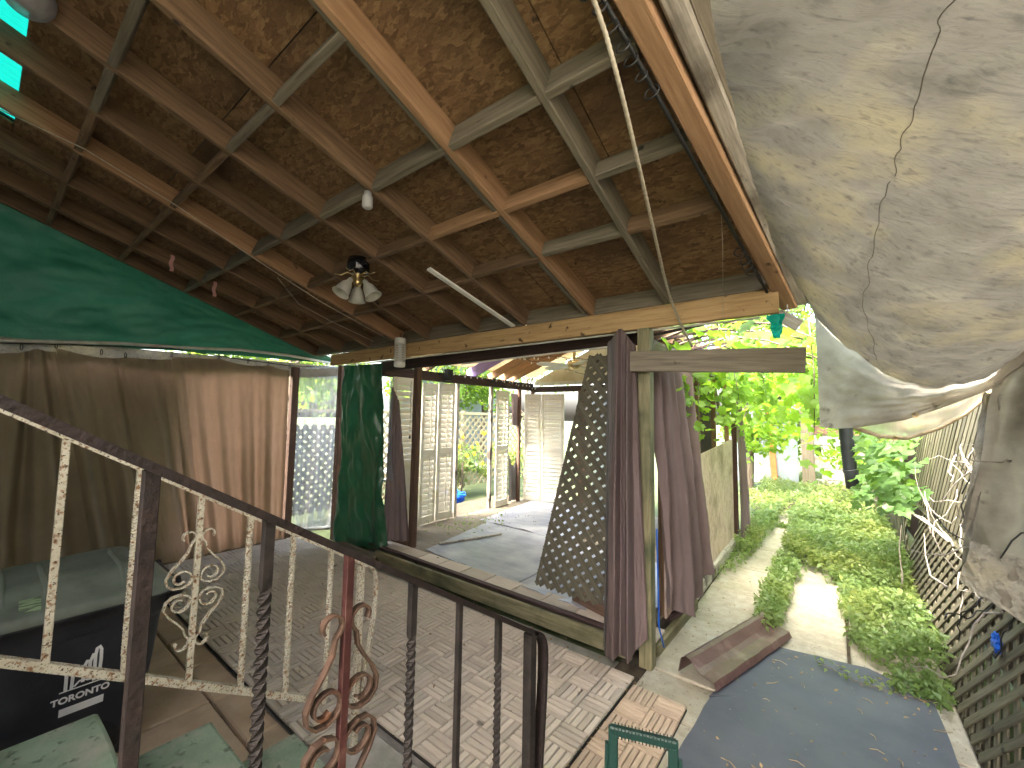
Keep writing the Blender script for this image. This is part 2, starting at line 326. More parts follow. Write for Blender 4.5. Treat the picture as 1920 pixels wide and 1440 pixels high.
_bc = {}
def beam(name, p0, p1, w_, h_, mt, parent=None, upv=(0, 0, 1), ch=.004, **tg):
    p0 = V(p0); p1 = V(p1); L = (p1-p0).length; x = (p1-p0)/L
    y = V(upv).cross(x)
    if y.length < 1e-4: y = V((0, 1, 0)).cross(x)
    y.normalize(); z = x.cross(y)
    W = Mx.Translation((p0+p1)/2) @ Mx((x, y, z)).transposed().to_4x4()
    k = (round(L, 3), w_, h_, mt, ch)
    if k not in _bc:
        a, b = w_/2, h_/2; c = min(ch, a*.4, b*.4)
        pr = [(-a+c, -b), (a-c, -b), (a, -b+c), (a, b-c), (a-c, b), (-a+c, b), (-a, b-c), (-a, -b+c)]
        vs = [(sx*L/2, py, pz) for sx in (-1, 1) for py, pz in pr]
        fs = [(i, (i+1) % 8, 8+(i+1) % 8, 8+i) for i in range(8)] + [tuple(range(8))[::-1], tuple(range(8, 16))]
        _bc[k] = mesh(vs, [f[::-1] for f in fs], mt, name)
    o = link(name, _bc[k], parent, W)
    return tag(o, **tg) if tg else o

def grid(name, mt, fn, nu, nv, parent=None, thick=0, **tg):
    vs = [fn(i/nu, j/nv) for j in range(nv+1) for i in range(nu+1)]
    fs = [(j*(nu+1)+i, j*(nu+1)+i+1, (j+1)*(nu+1)+i+1, (j+1)*(nu+1)+i) for j in range(nv) for i in range(nu)]
    o = link(name, mesh(vs, fs, mt, name, True), parent)
    return tag(o, **tg) if tg else o
def poly(pts, u):
    n = len(pts)-1; k = min(int(u*n), n-1); t = u*n-k
    return V(pts[k]).lerp(V(pts[k+1]), t)
def nz(*a, s=1.0): return mn.noise(V(a)*s)
def curtain(name, mt, top, bot, folds, amp, nrm, parent=None, nu=90, nv=40, droop=0, seed=0, pinch=.35, wr=.006, **tg):
    nrm = V(nrm).normalized()
    def fn(u, v):
        a, b = poly(top, u), poly(bot, u)
        p = a.lerp(b, v)
        ph = u*folds*2*pi + 1.4*nz(u*3, seed, v*.7) + .5*sin(u*7+seed)
        A = amp*(pinch+(1-pinch)*min(1, v*1.6))*(.75+.6*nz(u*4, v*1.2, seed+9))
        f = sin(ph)*A + .35*A*sin(2.3*ph+seed)
        p = p + nrm*(f + wr*nz(u*30, v*18, seed+3) + .4*amp*nz(u*6, v*5, seed+5)*v)
        if droop:
            p.z -= droop*abs(sin(u*folds*pi*.5))*(1-v)**6
        return p
    return grid(name, mt, fn, nu, nv, parent, **tg)

# leaves ------------------------------------------------------------
LEAF = np.array([(0, 0, 0), (-.27, .4, .09), (0, .48, 0), (.27, .4, .09), (0, 1, -.14)], float)
LEAF_F = np.array([(0, 3, 2), (0, 2, 1), (3, 4, 2), (2, 4, 1)])
_a = [(0, 0), (-.22, -.08), (-.5, .12), (-.4, .3), (-.52, .62), (-.25, .6), (0, 1), (.25, .6), (.52, .62), (.4, .3), (.5, .12), (.22, -.08)]
BROAD = np.array([(x, y, .22*abs(x)-.12*y*y) for x, y in _a]+[(0, .38, 0)], float)
BROAD_F = np.array([(12, (i+1) % 12, i) for i in range(12)])
def leafmesh(name, pts, size, mt, upbias=.6, jit=.5, broad=False, droop=0.0, dirs=None):
    n = len(pts); B, Fc = (BROAD, BROAD_F) if broad else (LEAF, LEAF_F)
    nrm = rng.normal(size=(n, 3)); nrm[:, 2] = np.abs(nrm[:, 2])*jit+upbias; nrm /= np.linalg.norm(nrm, axis=1)[:, None]
    t = rng.normal(size=(n, 3)) if dirs is None else dirs+rng.normal(size=(n, 3))*.4
    t[:, 2] -= droop
    t -= nrm*(t*nrm).sum(1)[:, None]; t /= np.linalg.norm(t, axis=1)[:, None]+1e-9
    b = np.cross(t, nrm)
    sz = np.broadcast_to(np.asarray(size, float), (n,))*rng.uniform(.65, 1.25, n)
    vs = pts[:, None, :] + sz[:, None, None]*(B[None, :, 0:1]*b[:, None, :]+B[None, :, 1:2]*t[:, None, :]+B[None, :, 2:3]*nrm[:, None, :])
    nb = len(B); fs = (Fc[None]+(np.arange(n)*nb)[:, None, None]).reshape(-1, 3)
    me = bpy.data.meshes.new(name); vs = vs.reshape(-1, 3)
    me.vertices.add(len(vs)); me.vertices.foreach_set('co', vs.ravel())
    me.loops.add(fs.size); me.loops.foreach_set('vertex_index', fs.ravel().astype(np.int32))
    me.polygons.add(len(fs)); me.polygons.foreach_set('loop_start', np.arange(0, fs.size, 3, dtype=np.int32))
    me.polygons.foreach_set('loop_total', np.full(len(fs), 3, np.int32))
    me.update(calc_edges=True); me.validate()
    me.materials.append(M[mt]); return me
def leaves(name, pts, size, mt, parent=None, **k):
    return link(name, leafmesh(name, np.asarray(pts, float), size, mt, **k), parent)
def single_leaf(mt, var):
    key = ('leaf', mt, var)
    if key not in _bc:
        B = BROAD.copy(); B[:, 2] *= (.6+.5*var); B[:, 0] *= 1+.1*var
        _bc[key] = mesh(B, [tuple(f) for f in BROAD_F], mt, 'leaf')
    return _bc[key]
def put_leaf(p, size, mt, parent, nrm, droop=.8):
    nrm = V(nrm).normalized(); t = V((random.gauss(0, 1), random.gauss(0, 1), random.gauss(0, .4)-droop)); t -= nrm*t.dot(nrm); t.normalize()
    b = t.cross(nrm)
    W = Mx.Translation(V(p)) @ Mx((b, t, nrm)).transposed().to_4x4() @ Mx.Scale(size*random.uniform(.7, 1.25), 4)
    return link('leaf', single_leaf(mt, random.randint(0, 2)), parent, W)

# ================================================================== SETTING: ground
def sheet(name, x0, x1, y0, y1, z, mt, n=1, amp=0, **tg):
    return grid(name, mt, lambda u, v: (x0+(x1-x0)*u, y0+(y1-y0)*v, z+amp*nz(u*9, v*9, z*50)), n, n, **tg)
sheet('ground', -120, 120, -120, 120, -.075, 'lawn', kind='structure')
sheet('alley_soil', -1.2, .6, -6, 16, -.03, 'soil', 40, .012, kind='structure')
sheet('patio_base', -6.2, -1.0, -1.3, 2.8, -.04, 'greyconc', kind='structure')

def slabrow(root, rects, mt, top, th, jit=.006):
    for (x0, x1, y0, y1) in rects:
        dz = random.uniform(-jit, jit); g = .005
        mb = MB(); c = .008
        xs = (x0+g, x1-g); ys = (y0+g, y1-g); z1 = top+dz; z0 = top-th
        vs = []
        for z, i in ((z0, 0), (z1-c, 0), (z1, c)):
            vs += [(xs[0]+i, ys[0]+i, z), (xs[1]-i, ys[0]+i, z), (xs[1]-i, ys[1]-i, z), (xs[0]+i, ys[1]-i, z)]
        fs = [(8, 9, 10, 11)]
        for k in (0, 4):
            for q in range(4): fs.append((k+q, k+(q+1) % 4, k+4+(q+1) % 4, k+4+q))
        mb.add(vs, fs); mb.build('slab', mt, root)
path = empty('alley_path', (-.3, 4, 0), kind='structure')
rects = []
ys = [-1.0, .1, 1.2, 2.43, 2.82, 3.72, 4.5, 5.25, 6.15, 7.1, 8.0, 9.0]
rects += [(-1.02, -.5 if a > 2.2 else -.5, a, b) for a, b in zip(ys, ys[1:]) if b > 2.4]
ys2 = [2.4, 3.1, 3.87, 4.32, 4.78, 5.3, 5.9]
rects += [(-.49, .02, a, b) for a, b in zip(ys2, ys2[1:])]
rects += [(.03, .5, a, b) for a, b in zip([2.2, 3.0, 3.62, 4.1, 4.7], [3.0, 3.62, 4.1, 4.7, 5.3])]
slabrow(path, rects, 'concrete', 0, .05)
pav = empty('paver_strip', (-3.2, .9, 0), kind='structure')
rects = []
for yy, h_, x in ((.925, .165, -5.55), (.55, .37, -5.8), (.17, .37, -5.5), (-.21, .37, -5.8), (-.6, .37, -5.5)):
    while x < -1.9:
        L = .6 if yy != .925 else .46
        x1 = min(x+L, -1.98)
        if x1-x > .05: rects.append((x, x1, yy, yy+h_))
        x += L
slabrow(pav, rects, 'paver', .004, .045, .003)
slabrow(tag(empty('stair_foot_slab', (-1.5, 1.15, 0), kind='structure')), [(-1.97, -.75, .98, 1.36)], 'greyconc', .012, .05, 0)

# deck tiles: interlocking tiles, each of four squares of four slats
def slat_mesh(L, w_, th, mt):
    k = ('slat', L, w_, th, mt)
    if k not in _bc:
        a, b, c = L/2, w_/2, .0025
        vs = [(-a, -b, 0), (a, -b, 0), (a, b, 0), (-a, b, 0), (-a, -b, th-c), (a, -b, th-c), (a, b, th-c), (-a, b, th-c), (-a+c, -b+c, th), (a-c, -b+c, th), (a-c, b-c, th), (-a+c, b-c, th)]
        fs = [(8, 9, 10, 11)]
        for q in (0, 4):
            for i in range(4): fs.append((q+i, q+(i+1) % 4, q+4+(i+1) % 4, q+4+i))
        _bc[k] = mesh(vs, fs, mt, 'slat')
    return _bc[k]
PITCH_T = .154
def slat_spots(bx, by, par, ns):
    """centres and angle of the slats of one square whose low corner is bx, by"""
    s = PITCH_T; w_ = s/ns
    for k in range(ns):
        o = (k+.5)*w_
        yield (bx+s/2, by+o, 0) if par else (bx+o, by+s/2, pi/2)
def tile_floor(name, xs, ys, z, mt, ns, budget, par0=0, rows_extra=None):
    root = empty(name, ((xs[0]+xs[-1])/2, (ys[0]+ys[-1])/2, z), kind='structure')
    nx, ny = len(xs)-1, len(ys)-1
    spots = []
    for i in range(nx):
        for j in range(ny):
            if rows_extra and not rows_extra(xs[i], ys[j]): continue
            spots.append((i, j))
    spots.sort(key=lambda q: (V((xs[q[0]], ys[q[1]], 0))-CAM).length)
    used = 0; rest = MB(); gap = .008 if ns == 4 else .005; sm = slat_mesh(PITCH_T-gap, PITCH_T/ns-gap, .014, mt)
    base = MB()
    for (i, j) in spots:
        x, y = xs[i], ys[j]
        base.box((x+PITCH_T/2, y+PITCH_T/2, z-.0105), (PITCH_T-.002, PITCH_T-.002, .012))
        tilt = random.uniform(-.0015, .0015)
        for (cx, cy, a) in slat_spots(x, y, (i+j+par0) % 2, ns):
            W = Mx.Translation((cx, cy, z-.001+tilt+random.uniform(-.0006, .0006))) @ Mx.Rotation(a+random.uniform(-.008, .008), 4, 'Z')
            if used < budget:
                link('slat', sm, root, W); used += 1
            else:
                rest.add([W @ v.co for v in sm.vertices], [tuple(p.vertices) for p in sm.polygons])
    base.build('tile_backing', 'grid', root)
    if rest.v: tag(rest.build('slat_field', mt, root), kind='stuff')
    return root
XS = [-1.026-PITCH_T*k for k in range(30)][::-1]
YS = [1.092+PITCH_T*.985*k for k in range(12)]
def keep(x, y): return y > 1.38 or x < -2.0
tile_floor('deck_tile_floor', XS, YS[:-1], .012, 'slat', 4, 298, 0, keep)
tile_floor('tan_tile_strip', [-1.008+PITCH_T*k for k in range(3)], [1.0+PITCH_T*k for k in range(11)][:11], .012, 'tanslat', 5, 98, 1)

# ================================================================== deck of the garden room
deck = empty('room_deck', (-2.8, 4.6, .06), kind='structure')
MB().box((-2.78, 4.72, .05), (3.4, 3.5, .12)).build('deck_frame', 'greywd', deck)
MB().box((-4.9, 4.72, .02), (.75, 3.5, .08)).build('side_bed', 'soil', deck)
beam('front_board', (-4.0, 2.792, .066), (-1.12, 2.792, .066), .036, .115, 'moss', deck)
beam('front_board', (-4.85, 2.81, .05), (-4.02, 2.80, .035), .04, .07, 'greywd', deck)
beam('ledge_board', (-4.8, 2.9, .122), (-1.14, 2.87, .122), .05, .02, 'darkw', deck)
tiles = [(-4.4+.31*k, 2.93) for k in range(11)]
for (x, y) in tiles:
    MB().box((x+.153, y+.07, .119), (.298, .18, .018)).build('edge_tile', 'slat', deck)
def flatmat(name, pts, z, mt, th=.008, amp=.004, label=None, cat=None, sub=30, curl=None, group=None):
    """rubber sheet laid on the floor, outline pts, with a slightly wavy surface"""
    a, b, c, d = [V((*p, 0)) for p in pts]
    def fn(u, v, dz=0):
        p = a.lerp(b, u).lerp(d.lerp(c, u), v)
        h = amp*(nz(p.x*2.2, p.y*2.2, 3)+.6*nz(p.x*6, p.y*6, 8))
        if curl: h += curl(u, v)
        return (p.x+.012*nz(v*9, 2, z)*(u > .98 or u < .02), p.y+.014*nz(u*9, 5, z)*(v < .02 or v > .98), z+dz+h)
    n = sub; vs = [fn(i/n, j/n, th) for j in range(n+1) for i in range(n+1)]
    fs = [(j*(n+1)+i, j*(n+1)+i+1, (j+1)*(n+1)+i+1, (j+1)*(n+1)+i) for j in range(n) for i in range(n)]
    rim = [i for i in range(n)]+[j*(n+1)+n for j in range(n)]+[n*(n+1)+i for i in range(n, 0, -1)]+[j*(n+1) for j in range(n, 0, -1)]
    k = len(vs); vs += [(vs[i][0], vs[i][1], vs[i][2]-th-.004) for i in rim]
    fs += [(rim[q], k+q, k+(q+1) % len(rim), rim[(q+1) % len(rim)]) for q in range(len(rim))]
    return tag(link(name, mesh(vs, fs, mt, name, False)), label, cat, group)
flatmat('rubber_mat', [(-3.62, 3.16), (-2.3, 3.04), (-2.3, 4.45), (-3.9, 4.5)], .113, 'deckmat', label='grey rubber mat on the room deck under the thin wooden stick', cat='mat')
flatmat('rubber_mat', [(-2.29, 3.04), (-1.16, 2.97), (-1.16, 4.44), (-2.29, 4.45)], .112, 'deckmat', label='grey rubber mat on the room deck beneath the leaning lattice panel', cat='mat',
        curl=lambda u, v: .018*max(0, 1-v*9)*abs(sin(u*9)))
flatmat('rubber_mat', [(-4.05, 4.52), (-2.5, 4.47), (-2.5, 6.2), (-4.3, 6.2)], .111, 'deckmat', label='pale grey rubber mat with buckled edge before the white shutters', cat='mat',
        curl=lambda u, v: .03*max(0, 1-v*8)*max(0, nz(u*5, 1, 2)+.3))
flatmat('rubber_mat', [(-.735, .9), (.44, .9), (.40, 3.62), (-.62, 2.72)], .005, 'mat', amp=.003, label='dark blue grey rubber mat lying on the alley slabs by the lattice fence', cat='mat', sub=34)
flatmat('rubber_mat', [(-.63, 2.74), (.42, 3.52), (.12, 3.70), (-.40, 3.62)], .002, 'mat', th=.006, amp=.002, label='narrow dark rubber strip along the far edge of the alley mat', cat='mat', sub=16)

# ================================================================== concrete steps
st = empty('concrete_steps', (-1.4, .3, 0), 'worn green painted concrete steps between the two iron railings', 'steps')
lev = [(1.0, 0, .163), (.665, .163, .393), (.33, .393, .6), (0.0, .6, .81), (-.3, .81, 1.0)]
for i, (y1, z0, z1) in enumerate(lev):
    b = MB(); x0, x1, y0 = -1.985, -.62, -1.25; c = .014
    vs = []
    nseg = 14
    prof = [(y1, z0), (y1, z1-c), (y1-.004, z1-c*.4), (y1-c, z1), (y0, z1)]
    rows = []
    for k in range(nseg+1):
        x = x0+(x1-x0)*k/nseg; ch = .008*nz(x*7, i*3.1, 2)
        rows.append(len(b.v)); b.v += [(x, y+ch*(1 if q < 4 else 0), z+(.004*nz(x*5, y*5, i) if q > 1 else 0)) for q, (y, z) in enumerate(prof)]
    for k in range(nseg):
        for q in range(4): b.f.append((rows[k]+q, rows[k+1]+q, rows[k+1]+q+1, rows[k]+q+1))
    b.f.append(tuple(rows[0]+q for q in range(5))+(len(b.v),)); b.v.append((x0, y0, z0))
    b.f.append(tuple(rows[-1]+q for q in range(5))[::-1]+(len(b.v),)); b.v.append((x1, y0, z0))
    b.build('step', 'greenpaint', st)

# ================================================================== roof canopy
TH = R(19.535); T = tan(TH); NR = V((0, sin(TH), cos(TH)))
def rz(y, z0=2.38): return z0 + T*(2.8-y)
can = empty('roof_canopy', (-2.7, 1.2, 0), 'timber roof canopy of rafters and strand board over the patio', 'roof')
Y0R = -1.2
def rafter(x0, x1, mt, w_=.038, h_=.14, y1=2.80, y0=Y0R, off=0):
    a = V((x0, y0, rz(y0)))+NR*(h_/2+off); b = V((x1, y1, rz(y1)))+NR*(h_/2+off)
    return beam('rafter', a, b, w_, h_, mt, can, NR)
def rx(a, b, y): return a+(b-a)*(y-.3)/(2.5)
RAF = [(-.935+.02, -.87, 'greywd'), (-1.47, -1.43, 'orange'), (-2.12, -2.05, 'rafter'), (-2.74, -2.6, 'rafter'), (-3.24, -3.29, 'rafter'), (-3.83, -3.74, 'orange'), (-4.45, -4.33, 'rafter'), (-5.1, -4.95, 'rafter'), (-5.62, -5.6, 'rafter')]
for a, b, mt in RAF: rafter(a-(b-a)*.55, b, mt)
beam('rafter', V((-1.502, Y0R, rz(Y0R)))+NR*.074, V((-1.484, 2.79, rz(2.79)))+NR*.074, .036, .13, 'greywd', can, NR)
xr = lambda k, y: (RAF[k][0]-(RAF[k][1]-RAF[k][0])*.55) + (RAF[k][1]-RAF[k][0])*1.55*(y-Y0R)/(2.8-Y0R)
def edge_x(y): return -.507+.269*(y-1.176)/1.75
def blocking(k, y, mt, h_=.13, off=0, y2=None):
    xa = xr(k, y)-.021 if k >= 0 else edge_x(y)-.02
    xb = xr(k+1, y2 or y)+.021
    a = V((xa, y, rz(y)))+NR*(h_/2+off); b = V((xb, y2 or y, rz(y2 or y)))+NR*(h_/2+off)
    beam('blocking', a, b, .038, h_, mt, can, NR)
for k in range(-1, 8): blocking(k, 1.325, 'greyw', .138, -.001)
for k in range(-1, 8): blocking(k, 1.745+(.01*k if k > 3 else 0), 'orange' if k in (0, 1) else 'rafter' if k > 0 else 'greywd', .095, .002)
for k in range(-1, 8): blocking(k, 2.12+.03*max(0, k), 'rafter' if k != 0 else 'greywd', .095, .002)
for k in range(1, 8): blocking(k, .785, 'greyw' if k in (1, 2) else 'rafter', .07, .0)
for k in range(-1, 8): blocking(k, 2.812, 'greywd', .14, .0)
for k in range(2, 8): blocking(k, .29, 'greyw' if k < 4 else 'rafter', .08, 0)
# strand board sheets
def panel(x0, x1, y0, y1):
    g = .003
    a = V(((x0+x1)/2, (y0+y1)/2, rz((y0+y1)/2)))+NR*(.1405+.006)
    W = Mx.Translation(a) @ Mx.Rotation(-TH, 4, 'X')
    L = abs(x1-x0)-g*2; Hh = (y1-y0)/cos(TH)-g*2
    vs = [(sx*L/2, sy*Hh/2, sz*.006) for sx in (-1, 1) for sy in (-1, 1) for sz in (-1, 1)]
    link('strand_board_sheet', mesh(vs, [(0, 1, 3, 2), (4, 6, 7, 5), (0, 4, 5, 1), (2, 3, 7, 6), (0, 2, 6, 4), (1, 5, 7, 3)], 'osb'), can, W)
for (y0, y1, xs) in ((1.84, 2.95, (-5.85, -4.0, -1.75, -.22)), (.7, 1.84, (-5.85, -3.25, -.83, -.36)), (-.02, .7, (-5.85, -4.05, -2.1, -.47)),):
    for xa, xb in zip(xs, xs[1:]): panel(xa, xb, y0, y1)
panel(-2.76, -.5, Y0R, -.02); panel(-5.85, -4.3, Y0R, -.02); panel(-4.29, -2.77, Y0R, -.33)
# felt above
for (xa, xb, y0, y1) in ((-5.9, -.25, -.02, 3.0), (-2.76, -.5, Y0R-.2, -.02), (-5.9, -4.3, Y0R-.2, -.02), (-4.3, -2.75, Y0R-.2, -.33)):
    a = V(((xa+xb)/2, (y0+y1)/2, rz((y0+y1)/2)))+NR*.168
    MB().box((0, 0, 0), (xb-xa, (y1-y0)/cos(TH), .01)).build('roof_felt', 'felt', can, False, Mx.Translation(a) @ Mx.Rotation(-TH, 4, 'X'))
# header beam
hA = V((-5.25, 2.86, 2.30)); hB = V((-.235, 2.80, 2.305))
beam('header_beam', hA, hB, .042, .145, 'header', can)
beam('header_strip', hA+V((.2, .03, -.082)), hB+V((-.1, .03, -.08)), .02, .012, 'whitepipe', can)
# edge beam with weathered outer board
eA = V((edge_x(-1.2)-.0, -1.2, rz(-1.2)+.02)); eB = V((edge_x(2.99), 2.99, rz(2.99)+.02))
beam('edge_beam', eA+V((.045, 0, 0)), eB+V((.03, 0, 0)), .085, .1, 'orange', can, NR, .006)
beam('edge_board', eA+V((.175, 0, .05)), eB+V((.10, 0, .03)), .075, .12, 'edgew', can, NR, .01)
beam('edge_board', eA+V((.27, 0, .1)), eB+V((.155, 0, .04)), .07, .15, 'greywd', can, NR, .006)
MB().tube([eA.lerp(eB, t)+V((.222-.09*t, 0, .02+.012*sin(t*40))) for t in [i/40 for i in range(41)]], .009, 6).build('edge_cord', 'greenpoly', can, True)
pc = at(1335, 60, 'Z', 2.98)
MB().box((0, 0, 0), (.2, .55, .012)).build('soffit_board', 'card', can, False, Mx.Translation((-.2, 1.0, 3.02)) @ Mx.Rotation(-TH, 4, 'X') @ Mx.Rotation(R(14), 4, 'Y'))
# posts
beam('post', (-1.02, 2.81, 0), (-1.02, 2.81, 2.23), .085, .085, 'moss', can, (1, 0, 0), .004)
beam('post', (-5.62, 2.56, 0), (-5.62, 2.56, 2.2), .085, .085, 'brownw', can, (1, 0, 0))
beam('post', (-5.1, 2.93, 0), (-5.1, 2.93, 2.23), .085, .085, 'brownw', can, (1, 0, 0))
# teal translucent sheet over the gap in the boards
def corr(u, v):
    x = -4.75+2.1*u; y = -1.3+1.5*v
    p = V((x, y, rz(y)))+NR*(.185+.011*sin(x*2*pi/.062)); return p
grid('corrugated_sheet', 'teal', corr, 240, 6, label='teal translucent corrugated sheet over the gap in the roof boards', cat='roofing sheet')

# tie beam at the post
tb = beam('tie_beam', (-1.11, 2.735, 2.0), (-.115, 2.735, 1.945), .042, .138, 'greywd', label='weathered grey beam nailed across the corner post over the alley', cat='beam')

# ================================================================== house behind the camera, added bounce wall
MB().box((-4.4, -1.46, 4.2), (7.4, .3, 8.6)).box((-.85, -4.6, 4.2), (.3, 6.0, 8.6)).build('unseen_house_wall', 'bouncewall')  # unseen house wall, its height and white set for shade and bounce
MB().box((1.72, -1.2, 2.2), (.2, 8.0, 4.6)).build('added_bounce_wall', 'bouncewall')  # unseen wall added to cut sky light and reflect fill
tag(bpy.data.objects['added_bounce_wall'], 'unseen white wall added beside the alley tarp to block sky and bounce light', 'house')
tag(bpy.data.objects['unseen_house_wall'], 'unseen house wall behind the porch steps, tall and white to shape the light', 'house')

# ================================================================== left side: gable tarp, pipe, curtains, plastic
XL = -5.66
g0, g1 = [(XL, -1.2, 2.12), (XL, .05, 2.2), (XL, 1.2, 2.25), (XL, 2.3, 2.27), (XL, 3.2, 2.30)], None
def gable(u, v):
    y = -1.2+4.42*u
    zb = 2.16+.1*min(1, max(0, y)/1.4)+.05*max(0, y-1.4)/1.8
    zt = rz(y)-.0+.1
    zt = min(zt, 3.55-.275*max(y, -1))
    z = zb+(max(zt, zb+.02)-zb)*v
    return (XL+.05*nz(y*2.2, z*3, 4)+.03*(abs(nz(y*2+z*3, z*7-y*2, 1))-.2)+.02*(abs(nz(y*5+z*6, z*12, 6))-.2)+.03*nz((y-z)*9, 0, 2)*max(0, u-.55), y, z)
grid('gable_tarp', 'greentarp', gable, 110, 40, label='dark green tarp filling the gable above the brown curtains', cat='tarp')
pp = [at(x, y, 'X', -5.58) for x, y in ((-150, 636), (0, 638), (110, 641), (230, 644), (330, 651), (450, 656), (540, 666), (636, 684))]
MB().tube(pp, .017, 8).build('curtain_pipe', 'whitepipe', None, True)
tag(bpy.data.objects['curtain_pipe'], 'sagging white pipe below the green gable tarp', 'pipe')
cp = [at(x, y, 'X', -5.56) for x, y in ((-150, 636), (0, 643), (110, 646), (320, 653), (440, 672), (545, 686), (636, 689))]
MB().tube(cp, .006, 6).build('hanging_cord', 'cord', None, True)
tag(bpy.data.objects['hanging_cord'], 'thin black cord carrying the brown curtains along the wall', 'cord')
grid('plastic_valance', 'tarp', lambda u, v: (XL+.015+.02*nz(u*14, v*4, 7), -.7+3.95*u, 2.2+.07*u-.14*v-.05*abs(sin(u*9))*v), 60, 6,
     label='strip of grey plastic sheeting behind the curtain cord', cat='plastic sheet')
top = [at(x, y, 'X', -5.6) for x, y in ((-320, 640), (-150, 652), (40, 655), (105, 652), (190, 664), (235, 670), (322, 668), (355, 664), (410, 672), (465, 680), (503, 685), (543, 690))]
bot = [(-5.6, -1.0, .02), (-5.6, 2.5, .02)]
MB().box((XL-.09, .2, 1.0), (.03, 2.3, 2.2)).build('light_block_boarding', 'greywd')  # hidden board added to keep backlight off the left curtain
tag(bpy.data.objects['light_block_boarding'], 'hidden boarding added behind the left brown curtain to block backlight', 'boarding')
def curt(name, i0, i1, y0, y1, folds, amp, seed, label):
    tp = top[i0:i1+1]
    o = curtain(name, 'curtain', tp, [(-5.57, y0, .015), (-5.57, (y0+y1)/2, .02), (-5.57, y1, .015)], folds, amp, (1, 0, 0), nu=130, nv=60, droop=.035, seed=seed, pinch=.25,
                label=label, cat='curtain', group='brown cloth curtains along the patio side')
    rings = MB()
    for p in tp:
        rings.tube([p+V((.0, .008*cos(a), .02+.028*sin(a))) for a in [k*pi/5 for k in range(11)]], .0035, 5)
    rings.build('curtain_ring', 'cord', o)
curt('brown_curtain', 0, 3, -1.1, .9, 5, .07, 1.3, 'brown curtain behind the wheeled bin, farthest left of the brown curtains')
curt('brown_curtain', 3, 6, .82, 1.62, 3, .06, 5.1, 'brown curtain sagging deeply between hooks at its top')
curt('brown_curtain', 6, 11, 1.55, 2.49, 5, .04, 9.7, 'brown curtain glowing pinkish at its top beside the corner post')
beam('light_leak_board', (XL-.06, -1.2, .07), (XL-.06, 2.6, .07), .03, .22, 'greywd', label='dark board added behind the brown curtains to block a ground light leak', cat='board')  # added to stop light leaking in under the curtains
# clear plastic wall
def plast(u, v):
    a = V((-5.6, 2.6, 2.2)).lerp(V((-5.2, 3.12, 2.26)), u); b = V((-5.6, 2.62, .1)).lerp(V((-5.35, 3.0, .12)), u)
    p = a.lerp(b, v); s = .02+.05*v
    return p+V((1, -.6, 0))*(s*nz(u*5+v*1.5, v*1.2, 11)+.012*nz(u*16, v*4, 3)+.02*abs(sin(u*12+v*3))*v)
grid('plastic_sheet', 'clear', plast, 50, 50, label='cloudy clear plastic sheet between corner post and green hanging tarp', cat='plastic sheet')
beam('plastic_batten', (-5.6, 2.62, 2.12), (-5.15, 3.1, 2.17), .02, .11, 'whitepipe', label='pale batten across the top of the cloudy plastic sheet', cat='batten')
beam('sill_board', (-5.6, 2.6, .09), (-5.3, 2.98, .1), .1, .03, 'whitepipe', label='white sill board at the foot of the plastic sheet', cat='board')

# green hanging tarp in the corner
def hang(u, v):
    a = poly([(-4.98, 2.9, 2.2), (-4.7, 2.82, 2.2), (-4.13, 2.86, 2.19)], u); b = poly([(-4.95, 2.86, .1), (-4.6, 2.78, .05), (-4.2, 2.83, .08), (-4.02, 2.95, .12)], u)
    p = a.lerp(b, v)
    d = .07*sin(u*9+2.2*nz(u*2, v*1.3, 4))*(.3+.7*v)+.05*nz(u*3+v*2, v*3, 2)+.05*(abs(nz(u*4+v*3, v*5-u*2, 6))-.2)+.03*(abs(nz(u*7-v*5, v*9+u*3, 16))-.2)+.006*nz(u*14, v*16, 1)
    d += .05*max(0, 1-abs((u-.2)+.25*(v-.1))*9)*max(0, 1-v*1.6)
    p.x += .05*sin(v*3.2)*(u-.5)*-1+.02*nz(v*4, 3, 9)-.02*(u < .1)*sin(v*9)
    return p+V((.25, -1, 0)).normalized()*d
grid('green_tarp', 'greenpoly', hang, 70, 90, label='crumpled glossy green tarp hanging beneath the left end of the header beam', cat='tarp')
curtain('mauve_curtain', 'purplecloth', [(-4.1, 2.98, 1.95), (-4.0, 3.02, 1.75)], [(-4.2, 3.0, .15), (-3.78, 3.05, .2)], 4, .035, (.3, -1, 0), nu=40, nv=40, seed=3.3,
        label='narrow dark mauve curtain bunched beside the green hanging tarp', cat='curtain')
def slivr(u, v):
    p = V((-4.08+.05*u, 2.94, 2.0)).lerp(V((-4.06+.1*u-.04*sin(v*3), 2.95, .85)), v); return p+V((0, -1, 0))*(.02*nz(u*4, v*7, 2))
grid('plastic_sheet', 'clear', slivr, 10, 30, label='thin torn strip of clear plastic beside the mauve curtain', cat='plastic sheet')

# ================================================================== garden room
room = empty('garden_room', (-2.8, 4.6, .1), 'open garden room of dark beams with a pitched cream roof', 'garden room')
beam('post', (-3.83, 3.14, .1), (-3.83, 3.14, 2.15), .07, .07, 'brownw', room, (1, 0, 0))
beam('sill', (-4.35, 3.1, .19), (-3.87, 3.12, .19), .05, .13, 'brownw', room)
beam('beam', (-4.5, 3.12, 2.2), (-1.05, 3.05, 2.235), .045, .13, 'darkw', room)
beam('beam', (-4.45, 3.1, 2.14), (-4.45, 6.35, 2.14), .06, .13, 'darkw', room)
beam('beam', (-4.45, 6.4, 2.1), (-1.1, 6.4, 2.1), .06, .1, 'darkw', room)
beam('beam', (-4.4, 6.36, 2.2), (-1.1, 6.36, 2.2), .04, .06, 'whitepipe', room)
beam('beam', (-1.08, 2.9, 2.14), (-1.08, 6.4, 2.14), .06, .12, 'greywd', room)
